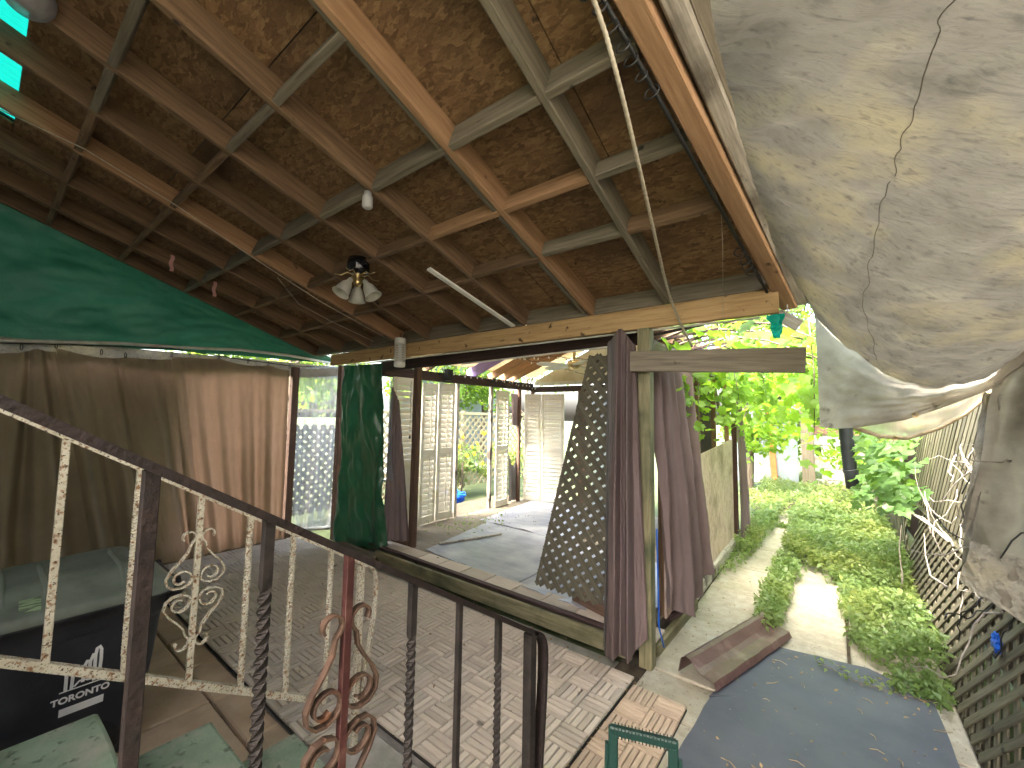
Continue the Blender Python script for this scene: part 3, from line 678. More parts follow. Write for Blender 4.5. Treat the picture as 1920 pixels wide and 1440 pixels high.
beam('trim', (-2.85, 3.015, 2.305), (-1.2, 2.99, 2.31), .012, .012, 'whitepipe', room)
beam('trim', (-3.0, 3.02, 2.13), (-1.2, 2.985, 2.165), .012, .014, 'whitepipe', room)
for x, y in ((-4.45, 6.36), (-2.9, 6.4), (-1.08, 6.3), (-4.47, 4.42), (-4.47, 5.2), (-4.47, 5.98)):
    beam('post', (x, y, .1), (x, y, 2.08), .055, .055, 'palew' if x == -4.47 and y < 5.5 else 'brownw', room, (1, 0, 0))
beam('post', (-3.42, 6.36, .1), (-3.42, 6.36, 2.06), .12, .05, 'brownw', room, (0, 1, 0))
# pitched roof: ridge along Y
RX, RZ_ = -2.75, 3.0
for sx, ex in ((-1, -4.62), (1, -.98)):
    a = V((ex, 0, 2.24)); b = V((RX, 0, RZ_)); d = (b-a).normalized(); n = V((-d.z, 0, d.x)) if d.x > 0 else V((d.z, 0, -d.x))
    for k in range(4):
        y0 = 2.98+k*.9; y1 = y0+.89
        q0 = a.lerp(b, .06); vs = []
        for p in (q0, b):
            for y in (y0, y1):
                for o_ in (.07, .09): vs.append(V((p.x, y, p.z))+n*o_)
        link('roof_panel', mesh(vs, [(0, 1, 3, 2), (4, 6, 7, 5), (0, 4, 5, 1), (2, 3, 7, 6), (0, 2, 6, 4), (1, 5, 7, 3)], 'cream'), room)
    for y, mt, ww, hh in ((3.35, 'rafter', .04, .09), (3.9, 'rafter', .04, .09), (4.8, 'purple', .04, .17), (5.3, 'orange', .04, .12), (5.62, 'orange', .04, .12), (5.9, 'orange', .04, .09)):
        beam('rafter', V((a.x, y, a.z)), V((RX, y, RZ_-.02)), ww, hh, mt, room, n)
beam('ridge_beam', (RX, 2.98, RZ_-.03), (RX, 6.5, RZ_-.03), .04, .14, 'rafter', room)
mbg = MB(); gy = 6.45
mbg.add([(-4.5, gy, 2.24), (-1.0, gy, 2.24), (RX, gy, RZ_+.02), (-4.5, gy+.02, 2.24), (-1.0, gy+.02, 2.24), (RX, gy+.02, RZ_+.02)], [(0, 1, 2), (3, 5, 4), (0, 2, 5, 3), (1, 4, 5, 2), (0, 3, 4, 1)])
mbg.build('gable_panel', 'cream', room)
# right wall: dark studs and plywood, torn skirting
for y in (3.35, 4.45, 5.15, 5.85, 6.3):
    beam('stud', (-1.09, y, .1), (-1.09, y, 2.1), .05, .045, 'rafter' if y != 5.85 else 'orange', room, (1, 0, 0))
MB().box((-1.35, 5.2, 1.1), (.02, 2.3, 2.0)).build('interior_shade_panel', 'darkw', room)  # dark panel added so its colour gives the room's interior shade
beam('brace', (-1.15, 5.4, 2.1), (-1.15, 5.9, 1.6), .03, .06, 'greyw', room)
pl = [(-1.05, 3.3, .11), (-1.045, 5.95, .12), (-1.045, 5.95, 1.36), (-1.05, 3.3, 1.2)]
vs = [V(p) for p in pl]+[V(p)+V((-.015, 0, 0)) for p in pl]
plo = link('plywood_panel', mesh(vs, [(0, 1, 2, 3), (7, 6, 5, 4), (0, 4, 5, 1), (1, 5, 6, 2), (2, 6, 7, 3), (3, 7, 4, 0)], 'ply'), room)
for k, (y0, y1) in enumerate(((3.95, 4.55), (4.56, 5.3), (5.31, 6.1))):
    beam('skirting', (-1.03, y0, .07+.006*k), (-1.03, y1, .075+.006*k), .05, .12, 'palew', room, (0, 0, 1), .012)
beam('skirting', (-1.02, 2.95, .03), (-1.0, 3.9, .035), .05, .09, 'moss', room, (0, 0, 1), .015)
for k, (y, a) in enumerate(((3.35, 20), (3.5, -14), (3.68, 35), (3.8, 5))):
    beam('rotten_chunk', (-1.06, y, .09+.02*(k % 2)), (-.99, y+.18*cos(R(a)), .12-.03*(k % 2)), .05, .035, 'palew' if k % 2 else 'darkw', room, (0, 0, 1), .012)
ov = MB()
for k in range(9): ov.bar((-1.0-.05*random.random(), 3.0+.2*k, 2.22), (-.85+.2*random.random(), 3.2+.22*k, 2.3), .05, .015)
ov.build('roof_scraps', 'darkw', room)

# shutters ------------------------------------------------------------
def shutter(c0, c1, z0, z1, label, rod=True, midrail=.5, lean=0.0, solid_low=False, tilt=60, lean_along=0.0):
    """c0, c1: floor ends (x, y) of the panel"""
    a = V((*c0, 0)); b = V((*c1, 0)); wd = (b-a).length; x = (b-a)/wd; n = V((0, 0, 1)).cross(x)
    if n.dot(CAM-a) < 0: n = -n
    up_ = (V((0, 0, 1))+n*-lean+x*lean_along).normalized()
    o = empty('louvered_shutter', ((a.x+b.x)/2, (a.y+b.y)/2, z0), label, 'shutter', 'cream louvered shutters in the garden room')
    Hh = z1-z0; base = a+V((0, 0, z0)); th = .028
    P = lambda s, t, d=0: base+x*s+up_*t+n*d
    for s in (.025, wd-.025): beam('stile', P(s, 0), P(s, Hh), .05, th, 'shutter', o, n)
    zones = []
    rails = [.05, Hh-.05] + ([Hh*midrail] if midrail else [])
    for r in rails: beam('rail', P(.05, r), P(wd-.05, r), .1 if r != Hh*midrail else .08, th, 'shutter', o, n)
    if midrail: zones = [(.1, Hh*midrail-.04), (Hh*midrail+.04, Hh-.1)]
    else: zones = [(.1, Hh-.1)]
    if solid_low:
        z_ = zones.pop(0); beam('lower_panel', P(.05, (z_[0]+z_[1])/2), P(wd-.05, (z_[0]+z_[1])/2), z_[1]-z_[0], .012, 'shutter', o, n)
    q = R(tilt); ln = (n*cos(q)+up_*-sin(q))
    for (lo, hi) in zones:
        k = max(2, int((hi-lo)/.068)); st_ = (hi-lo)/k
        for i in range(k):
            t = lo+(i+.5)*st_
            beam('louver', P(.052, t), P(wd-.052, t), .008, .066, 'shutter', o, (up_*cos(R(90-tilt-8))+n*-sin(R(90-tilt-8))), .003)
        if rod: beam('tilt_rod', P(wd/2, lo+.02, .032), P(wd/2, hi-.02, .032), .012, .012, 'shutter', o, n)
    return o
shutter((-4.35, 3.34), (-4.35, 3.66), .14, 2.08, 'cream shutter leaning beside the mauve curtain, its lower half a plain panel', False, .44, 0, True, 58, -.085)
shutter((-4.43, 3.72), (-4.46, 4.02), .13, 2.04, 'cream louvered shutter just right of the slim brown post')
shutter((-4.46, 4.04), (-4.44, 4.34), .13, 2.06, 'cream louvered shutter at the left edge of the bright garden opening')
shutter((-4.40, 5.26), (-4.46, 5.66), .12, 2.02, 'single cream shutter at the right edge of the bright garden opening')
shutter((-4.44, 6.10), (-4.16, 6.22), .12, 2.0, 'left leaf of the folded pair of closed shutters at the room corner', False, .48, 0, False, 62)
shutter((-4.15, 6.23), (-3.72, 6.28), .12, 2.0, 'right leaf of the folded pair of closed shutters at the room corner', False, .48, 0, False, 62)
dr = empty('white_door', (-3.05, 6.42, .1), 'white framed door partly hidden behind the leaning lattice', 'door')
beam('door_frame', (-3.3, 6.42, .1), (-3.3, 6.42, 2.02), .06, .04, 'whitepipe', dr, (0, 1, 0))
MB().box((-3.0, 6.43, 1.06), (.5, .02, 1.9)).build('door_pane', 'clear', dr)
curtain('mauve_curtain', 'purplecloth', [(-4.48, 5.74, 2.0), (-4.48, 5.98, 1.99)], [(-4.48, 5.76, 1.45), (-4.48, 5.97, 1.43)], 2, .03, (1, 0, 0), nu=24, nv=20, seed=7,
        label='short mauve cloth hung above a gap between the cream shutters', cat='curtain')
curtain('grey_cloth', 'greycloth', [(-4.5, 5.72, .95), (-4.5, 5.86, .72), (-4.5, 6.02, .98)], [(-4.5, 5.72, .14), (-4.5, 6.02, .14)], 2, .05, (1, 0, 0), nu=24, nv=20, seed=8,
        label='dark grey cloth sagging low between the cream shutters', cat='cloth')
# ceiling fan, string lights, speaker, blind cord
cf = empty('ceiling_fan', (-2.75, 4.9, 2.6), 'pale ceiling fan hanging under the garden room roof', 'ceiling fan')
MB().lathe([(.01, .6), (.02, .6), (.02, .08), (.09, .06), (.1, 0), (.06, -.05), (.01, -.06)], (-2.75, 4.9, 2.3), 14).build('motor', 'brass', cf, True)
for k in range(5):
    a = k*2*pi/5+.4
    b = MB(); Rm = Mx.Rotation(a, 3, 'Z') @ Mx.Rotation(R(12), 3, 'X')
    pr = [(.1, .03), (.2, .06), (.42, .07), (.52, .055), (.56, 0), (.52, -.055), (.42, -.07), (.2, -.06), (.1, -.03)]
    c = V((-2.75, 4.9, 2.29)); vs = [c+Rm @ V((x, y, 0)) for x, y in pr]+[c+Rm @ V((x, y, .008)) for x, y in pr]; n = len(pr)
    b.add(vs, [tuple(range(n))[::-1], tuple(range(n, 2*n))]+[(i, (i+1) % n, n+(i+1) % n, n+i) for i in range(n)])
    b.build('blade', 'white', cf)
def string_lights(name, pts, label, nb=26, r=.004, sag=.02, br=.011):
    o = empty(name, pts[0], label, 'string lights', 'string lights around the garden room')
    n = 60; P = [poly(pts, i/n)+V((.03*nz(i*.4, 3, pts[0][0]), 0, .03*nz(i*.5, 1, pts[0][0])-sag*3*abs(nz(i*.13, 7, pts[0][1])))) for i in range(n+1)]
    MB().tube(P, r, 5).build('wire', 'cord', o, True)
    bm = None
    for k in range(nb):
        p = P[int((k+.5)*n/nb)]
        if bm is None:
            mb_ = MB().lathe([(.001, 0), (br*.6, -.004), (br, -.02), (br*.7, -.034), (.001, -.04)], (0, 0, 0), 6); bm = mesh(mb_.v, mb_.f, 'bulb', 'bulb', True)
        link('bulb', bm, o, Mx.Translation(p) @ Mx.Rotation(random.uniform(-.6, .6), 4, 'X') @ Mx.Rotation(random.uniform(-.6, .6), 4, 'Y'))
    return o
string_lights('string_lights', [(-4.36, 3.15, 2.28), (-4.37, 4.2, 2.22), (-4.37, 5.4, 2.2), (-4.3, 6.3, 2.16)], 'string of small bulbs sagging along the dark left room beam', 30)
string_lights('string_lights', [(-4.3, 3.3, 2.3), (-3.6, 4.2, 2.42), (-2.6, 4.9, 2.38), (-1.6, 5.4, 2.25)], 'string of dark bulbs looped below the purple rafter', 34)
string_lights('string_lights', [(-3.0, 3.4, 2.4), (-3.3, 4.6, 2.4), (-3.0, 6.0, 2.25), (-2.0, 6.2, 2.22)], 'string of bulbs hanging beneath the white ceiling fan', 24)
sp = empty('wall_speaker', (-4.36, 4.08, 2.18), 'small black speaker fixed to the dark left room beam', 'speaker')
MB().box((-4.34, 4.1, 2.17), (.09, .11, .16)).build('cabinet', 'black', sp)
MB().lathe([(.001, .006), (.02, .004), (.035, .01), (.04, 0)], (-4.292, 4.1, 2.16), 12, Mx.Rotation(R(90), 3, 'Y')).build('cone', 'cord', sp, True)
bl = MB(); bl.tube([(-4.15, 3.3, 2.02), (-4.14, 3.3, 1.35)], .003, 5); bl.lathe([(.001, 0), (.012, -.005), (.014, -.04), (.001, -.045)], (-4.14, 3.3, 1.35), 8)
tag(bl.build('blind_cord', 'cord'), 'thin blind cord with a dark toggle before the leaning shutter', 'cord')
tag(MB().tube([at(625*0+823, 1019, 'Z', .135), at(868, 1013, 'Z', .135), at(940, 1001, 'Z', .14)], .014, 6).build('wooden_stick', 'palew'), 'thin pale wooden stick lying on the grey deck mat', 'stick')

# ================================================================== leaning lattice panel
lp = empty('leaning_lattice', (-1.75, 3.1, .13), 'dark wooden lattice panel leaning beside the mauve curtain', 'lattice panel')
Lo = V((-2.02, 2.98, .22)); ux = V((.53, .03, -.03)).normalized(); uz = (V((-1.60, 3.12, 2.13))-Lo).normalized(); nrm_ = ux.cross(uz).normalized()
LW, LH = .56, 1.96
def clip_seg(p, d, w_, h_):
    t0, t1 = -9, 9
    for k, mx in ((0, w_), (1, h_)):
        if abs(d[k]) < 1e-6: continue
        a, b = sorted(((0-p[k])/d[k], (mx-p[k])/d[k])); t0 = max(t0, a); t1 = min(t1, b)
    return (t0, t1) if t1-t0 > .03 else None
def lattice(root, O, ax, az, n, w_, h_, pitch, sw, th, mt, maxn=999, name='slat', jit=0.0, dirs=((.7071, .7071), (.7071, -.7071)), brk=0):
    cnt = 0; rest = MB()
    for li, d in enumerate(dirs):
        perp = (-d[1], d[0]); lo = min(0, perp[0]*w_)+min(0, perp[1]*h_); hi = max(0, perp[0]*w_)+max(0, perp[1]*h_)
        k = lo+pitch*.3
        while k < hi:
            kk = k+random.uniform(-jit, jit); p = (perp[0]*kk, perp[1]*kk); s = clip_seg(p, d, w_, h_)
            if s and random.random() >= brk:
                q = [O+ax*(p[0]+d[0]*t)+az*(p[1]+d[1]*t)+n*(li*(th+.0015)) for t in s]
                if cnt < maxn:
                    beam(name, q[0], q[1], sw, th, mt, root, n, .002); cnt += 1
                else:
                    rest.bar(q[0], q[1], sw, th, n)
            k += pitch
    if rest.v: tag(rest.build(name+'_field', mt, root), kind='stuff')
lattice(lp, Lo, ux, uz, nrm_, LW, LH, .071, .046, .007, 'lattice')
for s in (0, LW): beam('edge_slat', Lo+ux*s-nrm_*.008, Lo+ux*s+uz*LH-nrm_*.008, .03, .008, 'lattice', lp, nrm_)
beam('top_rail', Lo+uz*(LH-.05)-nrm_*.012, Lo+ux*LW+uz*(LH-.05)-nrm_*.012, .09, .012, 'darkw', lp, nrm_)
tag(beam('brick_block', (-1.72, 3.12, .16), (-1.3, 3.0, .16), .09, .08, 'brownw'), 'reddish brown timber block at the foot of the lattice', 'block')

# mauve curtains round the post
curtain('mauve_curtain', 'purplecloth', [(-1.215, 2.74, 2.2), (-1.15, 2.70, 2.24), (-1.09, 2.74, 2.14), (-1.06, 2.75, 2.1)], [(-1.27, 2.72, .02), (-1.17, 2.66, .05), (-1.07, 2.68, .1), (-.985, 2.72, .21)], 2.1, .07, (.25, -1, 0), nu=90, nv=60, seed=2.2, pinch=.6,
        label='long mauve curtain bunched against the wooden corner post', cat='curtain')
curtain('grey_cloth', 'greycloth', [(-1.29, 2.78, 2.15), (-1.2, 2.73, 2.2)], [(-1.3, 2.74, .05), (-1.19, 2.68, .02)], 1.5, .03, (.2, -1, 0), nu=40, nv=50, seed=4.2,
        label='dark grey curtain edge hanging between lattice and mauve curtain', cat='curtain')
curtain('mauve_curtain', 'purplecloth', [(-1.02, 2.95, 2.06), (-1.0, 3.25, 2.0), (-1.0, 3.72, 2.04)], [(-1.0, 3.05, .3), (-.93, 3.5, .1), (-.97, 4.2, .3)], 3.4, .085, (1, -.15, 0), nu=80, nv=60, seed=6.5, pinch=.6,
        label='mauve curtain hanging outside the post beside the plywood panel', cat='curtain')
curtain('mauve_curtain', 'purplecloth', [(-1.0, 5.95, 2.1), (-1.0, 6.35, 1.9)], [(-.98, 6.0, .12), (-.96, 6.7, .12)], 3, .04, (1, -.2, 0), nu=50, nv=40, seed=8.8,
        label='far mauve curtain tied at the end of the plywood wall', cat='curtain')
tag(MB().tube([(-1.0, 2.95, .85), (-1.0, 2.97, .5), (-.99, 2.95, .2), (-.97, 2.99, .06)], .006, 6).build('dangling_cord', 'blue', None, True), 'thin blue cord dangling behind the corner post', 'cord')

# ================================================================== iron railings
def twist_bar(mb, a, b, w_, turns, t0=.0, t1=1.0, n=48):
    a = V(a); b = V(b); base = len(mb.v)
    for i in range(n+1):
        t = i/n; p = a.lerp(b, t); q = 0 if t < t0 else (turns*2*pi if t > t1 else turns*2*pi*(t-t0)/(t1-t0))
        for k in range(4):
            an = q+pi/4+k*pi/2; mb.v.append((p.x+cos(an)*w_*.7071, p.y+sin(an)*w_*.7071, p.z))
    for i in range(n):
        for k in range(4): mb.f.append((base+i*4+k, base+i*4+(k+1) % 4, base+(i+1)*4+(k+1) % 4, base+(i+1)*4+k))
    mb.f.append((base+3, base+2, base+1, base)); mb.f.append(tuple(base+n*4+k for k in range(4)))
    return mb
def spiral(cy, cz, r0, a0, turns, n=22, r1=.3):
    return [(cy+(r0*(1-(1-r1)*t))*cos(a0+turns*2*pi*t), cz+(r0*(1-(1-r1)*t))*sin(a0+turns*2*pi*t)) for t in [i/n for i in range(n+1)]]
def lyre(root, X, yc, zc, hw, hh, mt, w_=.014, th=.004):
    """scrollwork about a baluster: on each side two mirrored S-scrolls meeting at the waist"""
    for sy in (-1, 1):
        for sz in (-1, 1):
            pts = []
            # outer small curl at the far end
            r = hh*.13
            tip = spiral(r*1.15, hh*.86, r, -pi*.5, -.85, 16, .55)[::-1]
            pts += tip
            pts += [(hw*.1, hh*.64), (hw*.45, hh*.5), (hw*.86, hh*.36), (hw, hh*.24), (hw*.96, hh*.12), (hw*.7, hh*.03), (hw*.4, hh*.02), (hw*.12, hh*.1)]
            r2 = hh*.13
            pts += spiral(hw*.46, hh*.2, r2*1.25, pi*1.15, -.95, 18, .4)
            # smooth once
            P = [V((X, yc+sy*y, zc+sz*z)) for y, z in pts]
            for _ in range(2):
                P = [P[0]]+[P[i]*.5+(P[i-1]+P[i+1])*.25 for i in range(1, len(P)-1)]+[P[-1]]
            MB().sweep(P, (1, 0, 0), w_, th).build('scroll', mt, root, False)
SLOPE = (1.634-.877)/(1.24-.019)
# near dark railing
XN = -.83
nr = empty('near_railing', (XN, .6, 0), 'dark brown iron stair railing nearest the viewer with rusty scrollwork', 'railing')
zr = lambda y: 1.634-SLOPE*(y-.019)
ye = 1.215
tr_ = MB(); tr_.bar((XN, -.6, zr(-.6)-.008), (XN, ye, zr(ye)-.008), .036, .014, (0, SLOPE, 1)); tr_.build('handrail', 'rail', nr)
curl = [V((XN, ye-.02, zr(ye-.02)-.006)), V((XN, ye+.03, zr(ye)-.02)), V((XN, ye+.055, zr(ye)-.06)), V((XN, ye+.06, zr(ye)-.12)), V((XN, ye+.05, zr(ye)-.28)), V((XN, ye+.028, zr(ye)-.5)), V((XN, ye+.015, zr(ye)-.8))]
for _ in range(2):
    q = [curl[0]]
    for a, b in zip(curl, curl[1:]): q += [a.lerp(b, .25), a.lerp(b, .75)]
    curl = q+[curl[-1]]
MB().sweep(curl, (1, 0, 0), .036, .012).build('end_curl', 'rail', nr)
def zfoot(y): 
    for (y1, z0, z1) in lev[::-1]:
        if y < y1: return z1
    return .0
ybars = [at(px, py, 'X', XN).y for px, py in ((285, 880), (505, 972), (655, 1050), (775, 1090), (862, 1128), (935, 1160), (994, 1190))]
for i, y in enumerate(ybars):
    zt = zr(y)-.012; zb = zfoot(y)
    if i == 0: beam('post', (XN, y, zb), (XN, y, zt), .02, .02, 'rail', nr, (1, 0, 0), .001)
    elif i == 2: beam('scroll_post', (XN, y, zb), (XN, y, zt), .017, .017, 'redpost', nr, (1, 0, 0), .001, label='red oxide painted baluster between rusty scrolls')
    elif i == 4: beam('baluster', (XN, y, zb), (XN, y, zt), .015, .015, 'ironblk', nr, (1, 0, 0), .001)
    elif i == 6: beam('post', (XN, y, zb), (XN, y, zt), .032, .032, 'ironblk', nr, (1, 0, 0), .001)
    else:
        b = MB(); twist_bar(b, (XN, y, zb), (XN, y, zt), .017, 9, .1, .88, 120); b.build('twisted_baluster', 'ironblk', nr)
beam('post', (XN, -.25, zfoot(-.25)), (XN, -.25, zr(-.25)-.012), .02, .02, 'rail', nr, (1, 0, 0), .001)
zc = at(647, 1350, 'X', XN).z
lyre(nr, XN, ybars[2], zc, .088, .235, 'scrollrust', .016, .005)
# far white railing
XF = -1.86
fr = empty('far_railing', (XF, .6, 0), 'peeling rusty white iron stair railing behind the dark one', 'railing')
pa, pb = at(0, 768, 'X', XF), at(650, 1044, 'X', XF); sF = (pb.z-pa.z)/(pb.y-pa.y); zf = lambda y: pa.z+sF*(y-pa.y)
ba, bb = at(0, 1240, 'X', XF), at(580, 1310, 'X', XF); sB = (bb.z-ba.z)/(bb.y-ba.y); zfb = lambda y: ba.z+sB*(y-ba.y)
MB().bar((XF, -.6, zf(-.6)), (XF, 1.235, zf(1.235)), .034, .012, (0, -sF, 1)).build('handrail', 'whiterust', fr)
MB().bar((XF, -.6, zfb(-.6)), (XF, 1.06, zfb(1.06)), .024, .024, (0, -sB, 1)).build('bottom_rail', 'whiterust', fr)
for i, (px, py) in enumerate(((125, 825), (263, 895), (378, 935), (470, 975), (550, 1015), (621, 1045))):
    y = at(px, py, 'X', XF).y
    a, b = (XF, y, zfb(y)), (XF, y, zf(y))
    if i in (0, 2): beam('baluster', a, b, .019, .019, 'whiterust', fr, (1, 0, 0), .002)
    else:
        q = MB(); twist_bar(q, a, b, .0185, 11, .1, .9, 130); q.build('twisted_baluster', 'whiterust', fr)
    if i == 2: lyre(fr, XF, y, at(366, 1102, 'X', XF).z, .098, .215, 'whiterust', .017, .005)
beam('post', (XF, 1.215, .0), (XF, 1.215, zf(1.215)-.01), .028, .028, 'whiterust', fr, (1, 0, 0), .002)
yE = 1.235; zE = zf(yE)
crl = [V((XF, yE-.02, zE+.004)), V((XF, yE+.04, zE-.02)), V((XF, yE+.07, zE-.08)), V((XF, yE+.068, zE-.2)), V((XF, yE+.05, zE-.36)), V((XF, yE+.02, zE-.48)), V((XF, yE+.006, zE-.6))]
for _ in range(2):
    q = [crl[0]]
    for a, b in zip(crl, crl[1:]): q += [a.lerp(b, .25), a.lerp(b, .75)]
    crl = q+[crl[-1]]
MB().sweep(crl, (1, 0, 0), .03, .008).build('end_curl', 'whiterust', fr)

# ================================================================== wheeled bin
bn = empty('wheeled_bin', (-2.95, .3, 0), 'black wheeled garbage bin with dusty green grey lid and white city print', 'garbage bin')
bx0, bx1, by0, by1 = -3.24, -2.6, -.1, .66
def rrect(x0, x1, y0, y1, r, n=6):
    pts = []
    for cx, cy, a in ((x1-r, y1-r, 0), (x0+r, y1-r, pi/2), (x0+r, y0+r, pi), (x1-r, y0+r, 1.5*pi)):
        for k in range(n+1): pts.append((cx+r*cos(a+k*pi/2/n), cy+r*sin(a+k*pi/2/n)))
    return pts
def loft(name, secs, mt, parent, captop=True, capbot=True):
    b = MB(); n = len(secs[0][0])
    for pts, z in secs: b.v += [(x, y, z if not callable(z) else z(x, y)) for x, y in pts]
    for i in range(len(secs)-1):
        for k in range(n): b.f.append((i*n+k, i*n+(k+1) % n, (i+1)*n+(k+1) % n, (i+1)*n+k))
    if captop: b.f.append(tuple((len(secs)-1)*n+k for k in range(n)))
    if capbot: b.f.append(tuple(range(n))[::-1])
    return b.build(name, mt, parent, True)
ins = lambda d, r: rrect(bx0+d, bx1-d, by0+d, by1-d, r)
loft('body', [(ins(.075, .07), .03), (ins(.07, .08), .045), (ins(.03, .08), .5), (ins(.02, .08), .62), (ins(.018, .08), .63), (ins(.0, .09), .66), (ins(.0, .09), .71), (ins(-.012, .09), .715), (ins(-.012, .09), .745)], 'binbody', bn)
# lid: domed with ridges
def lid():
    b = MB(); n = len(ins(0, .09)); secs = []
    for d, z, r in ((-.02, .735, .09), (-.022, .765, .09), (-.005, .78, .09), (.05, .815, .08), (.10, .85, .07), (.14, .862, .06)):
        secs.append((ins(d, r), z))
    for pts, z in secs: b.v += [(x, y, z+.03*((y-by0)/(by1-by0)-.35)*(z > .78)) for x, y in pts]
    for i in range(len(secs)-1):
        for k in range(n): b.f.append((i*n+k, i*n+(k+1) % n, (i+1)*n+(k+1) % n, (i+1)*n+k))
    b.f.append(tuple((len(secs)-1)*n+k for k in range(n)))
    return b.build('lid', 'binlid', bn, True)
lid()
for y in (.12, .24, .48):
    b = MB(); pr = [(-2.612, .783), (-2.655, .816), (-2.703, .851), (-2.745, .867), (-2.98, .872)]
    for sgn in (-1, 1): b.v += [(x, y+sgn*.012, z-.006+.03*((y-by0)/(by1-by0)-.35)) for x, z in pr]
    for sgn in (-1, 1): b.v += [(x-.004, y+sgn*.006, z+.008+.03*((y-by0)/(by1-by0)-.35)) for x, z in pr]
    for i in range(4):
        for p, q in ((0, 2), (2, 3), (3, 1)): b.f.append((p*5+i, p*5+i+1, q*5+i+1, q*5+i))
    b.build('lid_rib', 'binlid', bn, True)
hb = MB(); hb.tube([(-3.1, .70, .735), (-2.72, .70, .735)], .016, 8); hb.bar((-2.72, .64, .72), (-2.72, .72, .735), .03, .04); hb.bar((-3.1, .64, .72), (-3.1, .72, .735), .03, .04)
hb.build('handle', 'black', bn)
for x in (-2.66, -3.18): MB().bar((x, .655, .66), (x, .70, .735), .05, .05).build('hinge_bracket', 'black', bn)
for x in (-2.68, -3.16):
    w_ = MB().lathe([(.001, -.025), (.1, -.025), (.125, -.015), (.125, .015), (.1, .025), (.001, .025)], (x, .4, .125), 20, Mx.Rotation(R(90), 3, 'Y')).build('wheel', 'black', bn, True)
# print on the side face, which leans slightly inwards going down
def onface(y, z): return V((bx1-.075+.045*min(1, (z-.045)/.455)+.004, y, z))
def face_poly(name, pts, mt):
    vs = [onface(y, z) for y, z in pts]; n = len(pts); vs += [v+V((-.003, 0, 0)) for v in vs]
    return link(name, mesh(vs, [tuple(range(n)), tuple(range(n, 2*n))[::-1]]+[(i, n+i, n+(i+1) % n, (i+1) % n) for i in range(n)], mt), bn)
def bxp(px, py): q = at(px, py, 'X', -2.634); return q.y, q.z
fc = bpy.data.curves.new('lettering', 'FONT'); fc.body = 'TORONTO'; fc.size = .052; fc.extrude = .001; fc.offset = .0018; fc.align_x = 'CENTER'; fc.materials.append(M['print'])
y0, z0 = bxp(112, 1321); y1, z1 = bxp(190, 1296)
tmp_ = bpy.data.objects.new('lettering_curve', fc); COL.objects.link(tmp_); bpy.context.view_layer.update()
fm = bpy.data.meshes.new_from_object(tmp_.evaluated_get(bpy.context.evaluated_depsgraph_get())); bpy.data.objects.remove(tmp_)
if not fm.materials: fm.materials.append(M['print'])
fo = link('lettering', fm, bn, Mx.Translation(onface((y0+y1)/2, (z0+z1)/2)) @ Mx(((0, 0, 1), (1, 0, 0), (0, 1, 0))).to_4x4() @ Mx.Scale((y1-y0)/.185, 4))
wlg = y1-y0; yl = y0; zb = max(z0, z1)+.042
face_poly('print_stripe', [(yl-.0, z0-.06), (yl+wlg+.01, z0-.06), (yl+wlg+.01, z0-.028), (yl, z0-.028)], 'print')
face_poly('print_stripe', [(yl-.005, zb), (yl+wlg, zb), (yl+wlg, zb+.004), (yl-.005, zb+.004)], 'print')
lg = MB(); side = V((1, 0, 0))
def strip(pts, w_=.011): lg.sweep([onface(y, z)+V((.001, 0, 0)) for y, z in pts], side, .003, w_)
q = wlg
strip([(yl+.10*q, zb+.006), (yl+.09*q, zb+.085), (yl+.12*q, zb+.1)]); strip([(yl+.24*q, zb+.006), (yl+.25*q, zb+.07), (yl+.22*q, zb+.1), (yl+.12*q, zb+.1)])
strip([(yl+.3*q, zb+.012), (yl+.42*q, zb+.03), (yl+.56*q, zb+.028), (yl+.98*q, zb+.012)], .006)
strip([(yl+.5*q, zb+.02), (yl+.5*q, zb+.085), (yl+.58*q, zb+.11)]); strip([(yl+.64*q, zb+.02), (yl+.64*q, zb+.1), (yl+.72*q, zb+.13)])
strip([(yl+.78*q, zb+.01), (yl+.76*q, zb+.12), (yl+.79*q, zb+.15), (yl+.85*q, zb+.155), (yl+.9*q, zb+.14), (yl+.91*q, zb+.1), (yl+.9*q, zb+.008)])
lg.build('city_emblem', 'print', bn)
# sticker on lid with lines
sy0, sy1 = .17, .235
def onlid(y, t): return V((-2.610-.044*t*1.0, y, .782+.034*t+.03*((y-by0)/(by1-by0)-.35)))
stv = [onlid(.165, .0), onlid(.225, .0), onlid(.225, 1.15), onlid(.165, 1.15)]; stv = [v+V((.006, 0, .006)) for v in stv]
tag(link('paper_label', mesh(stv+[v-V((.002, 0, .002)) for v in stv], [(0, 1, 2, 3), (7, 6, 5, 4), (0, 4, 5, 1), (1, 5, 6, 2), (2, 6, 7, 3), (3, 7, 4, 0)], 'sticker'), bn))

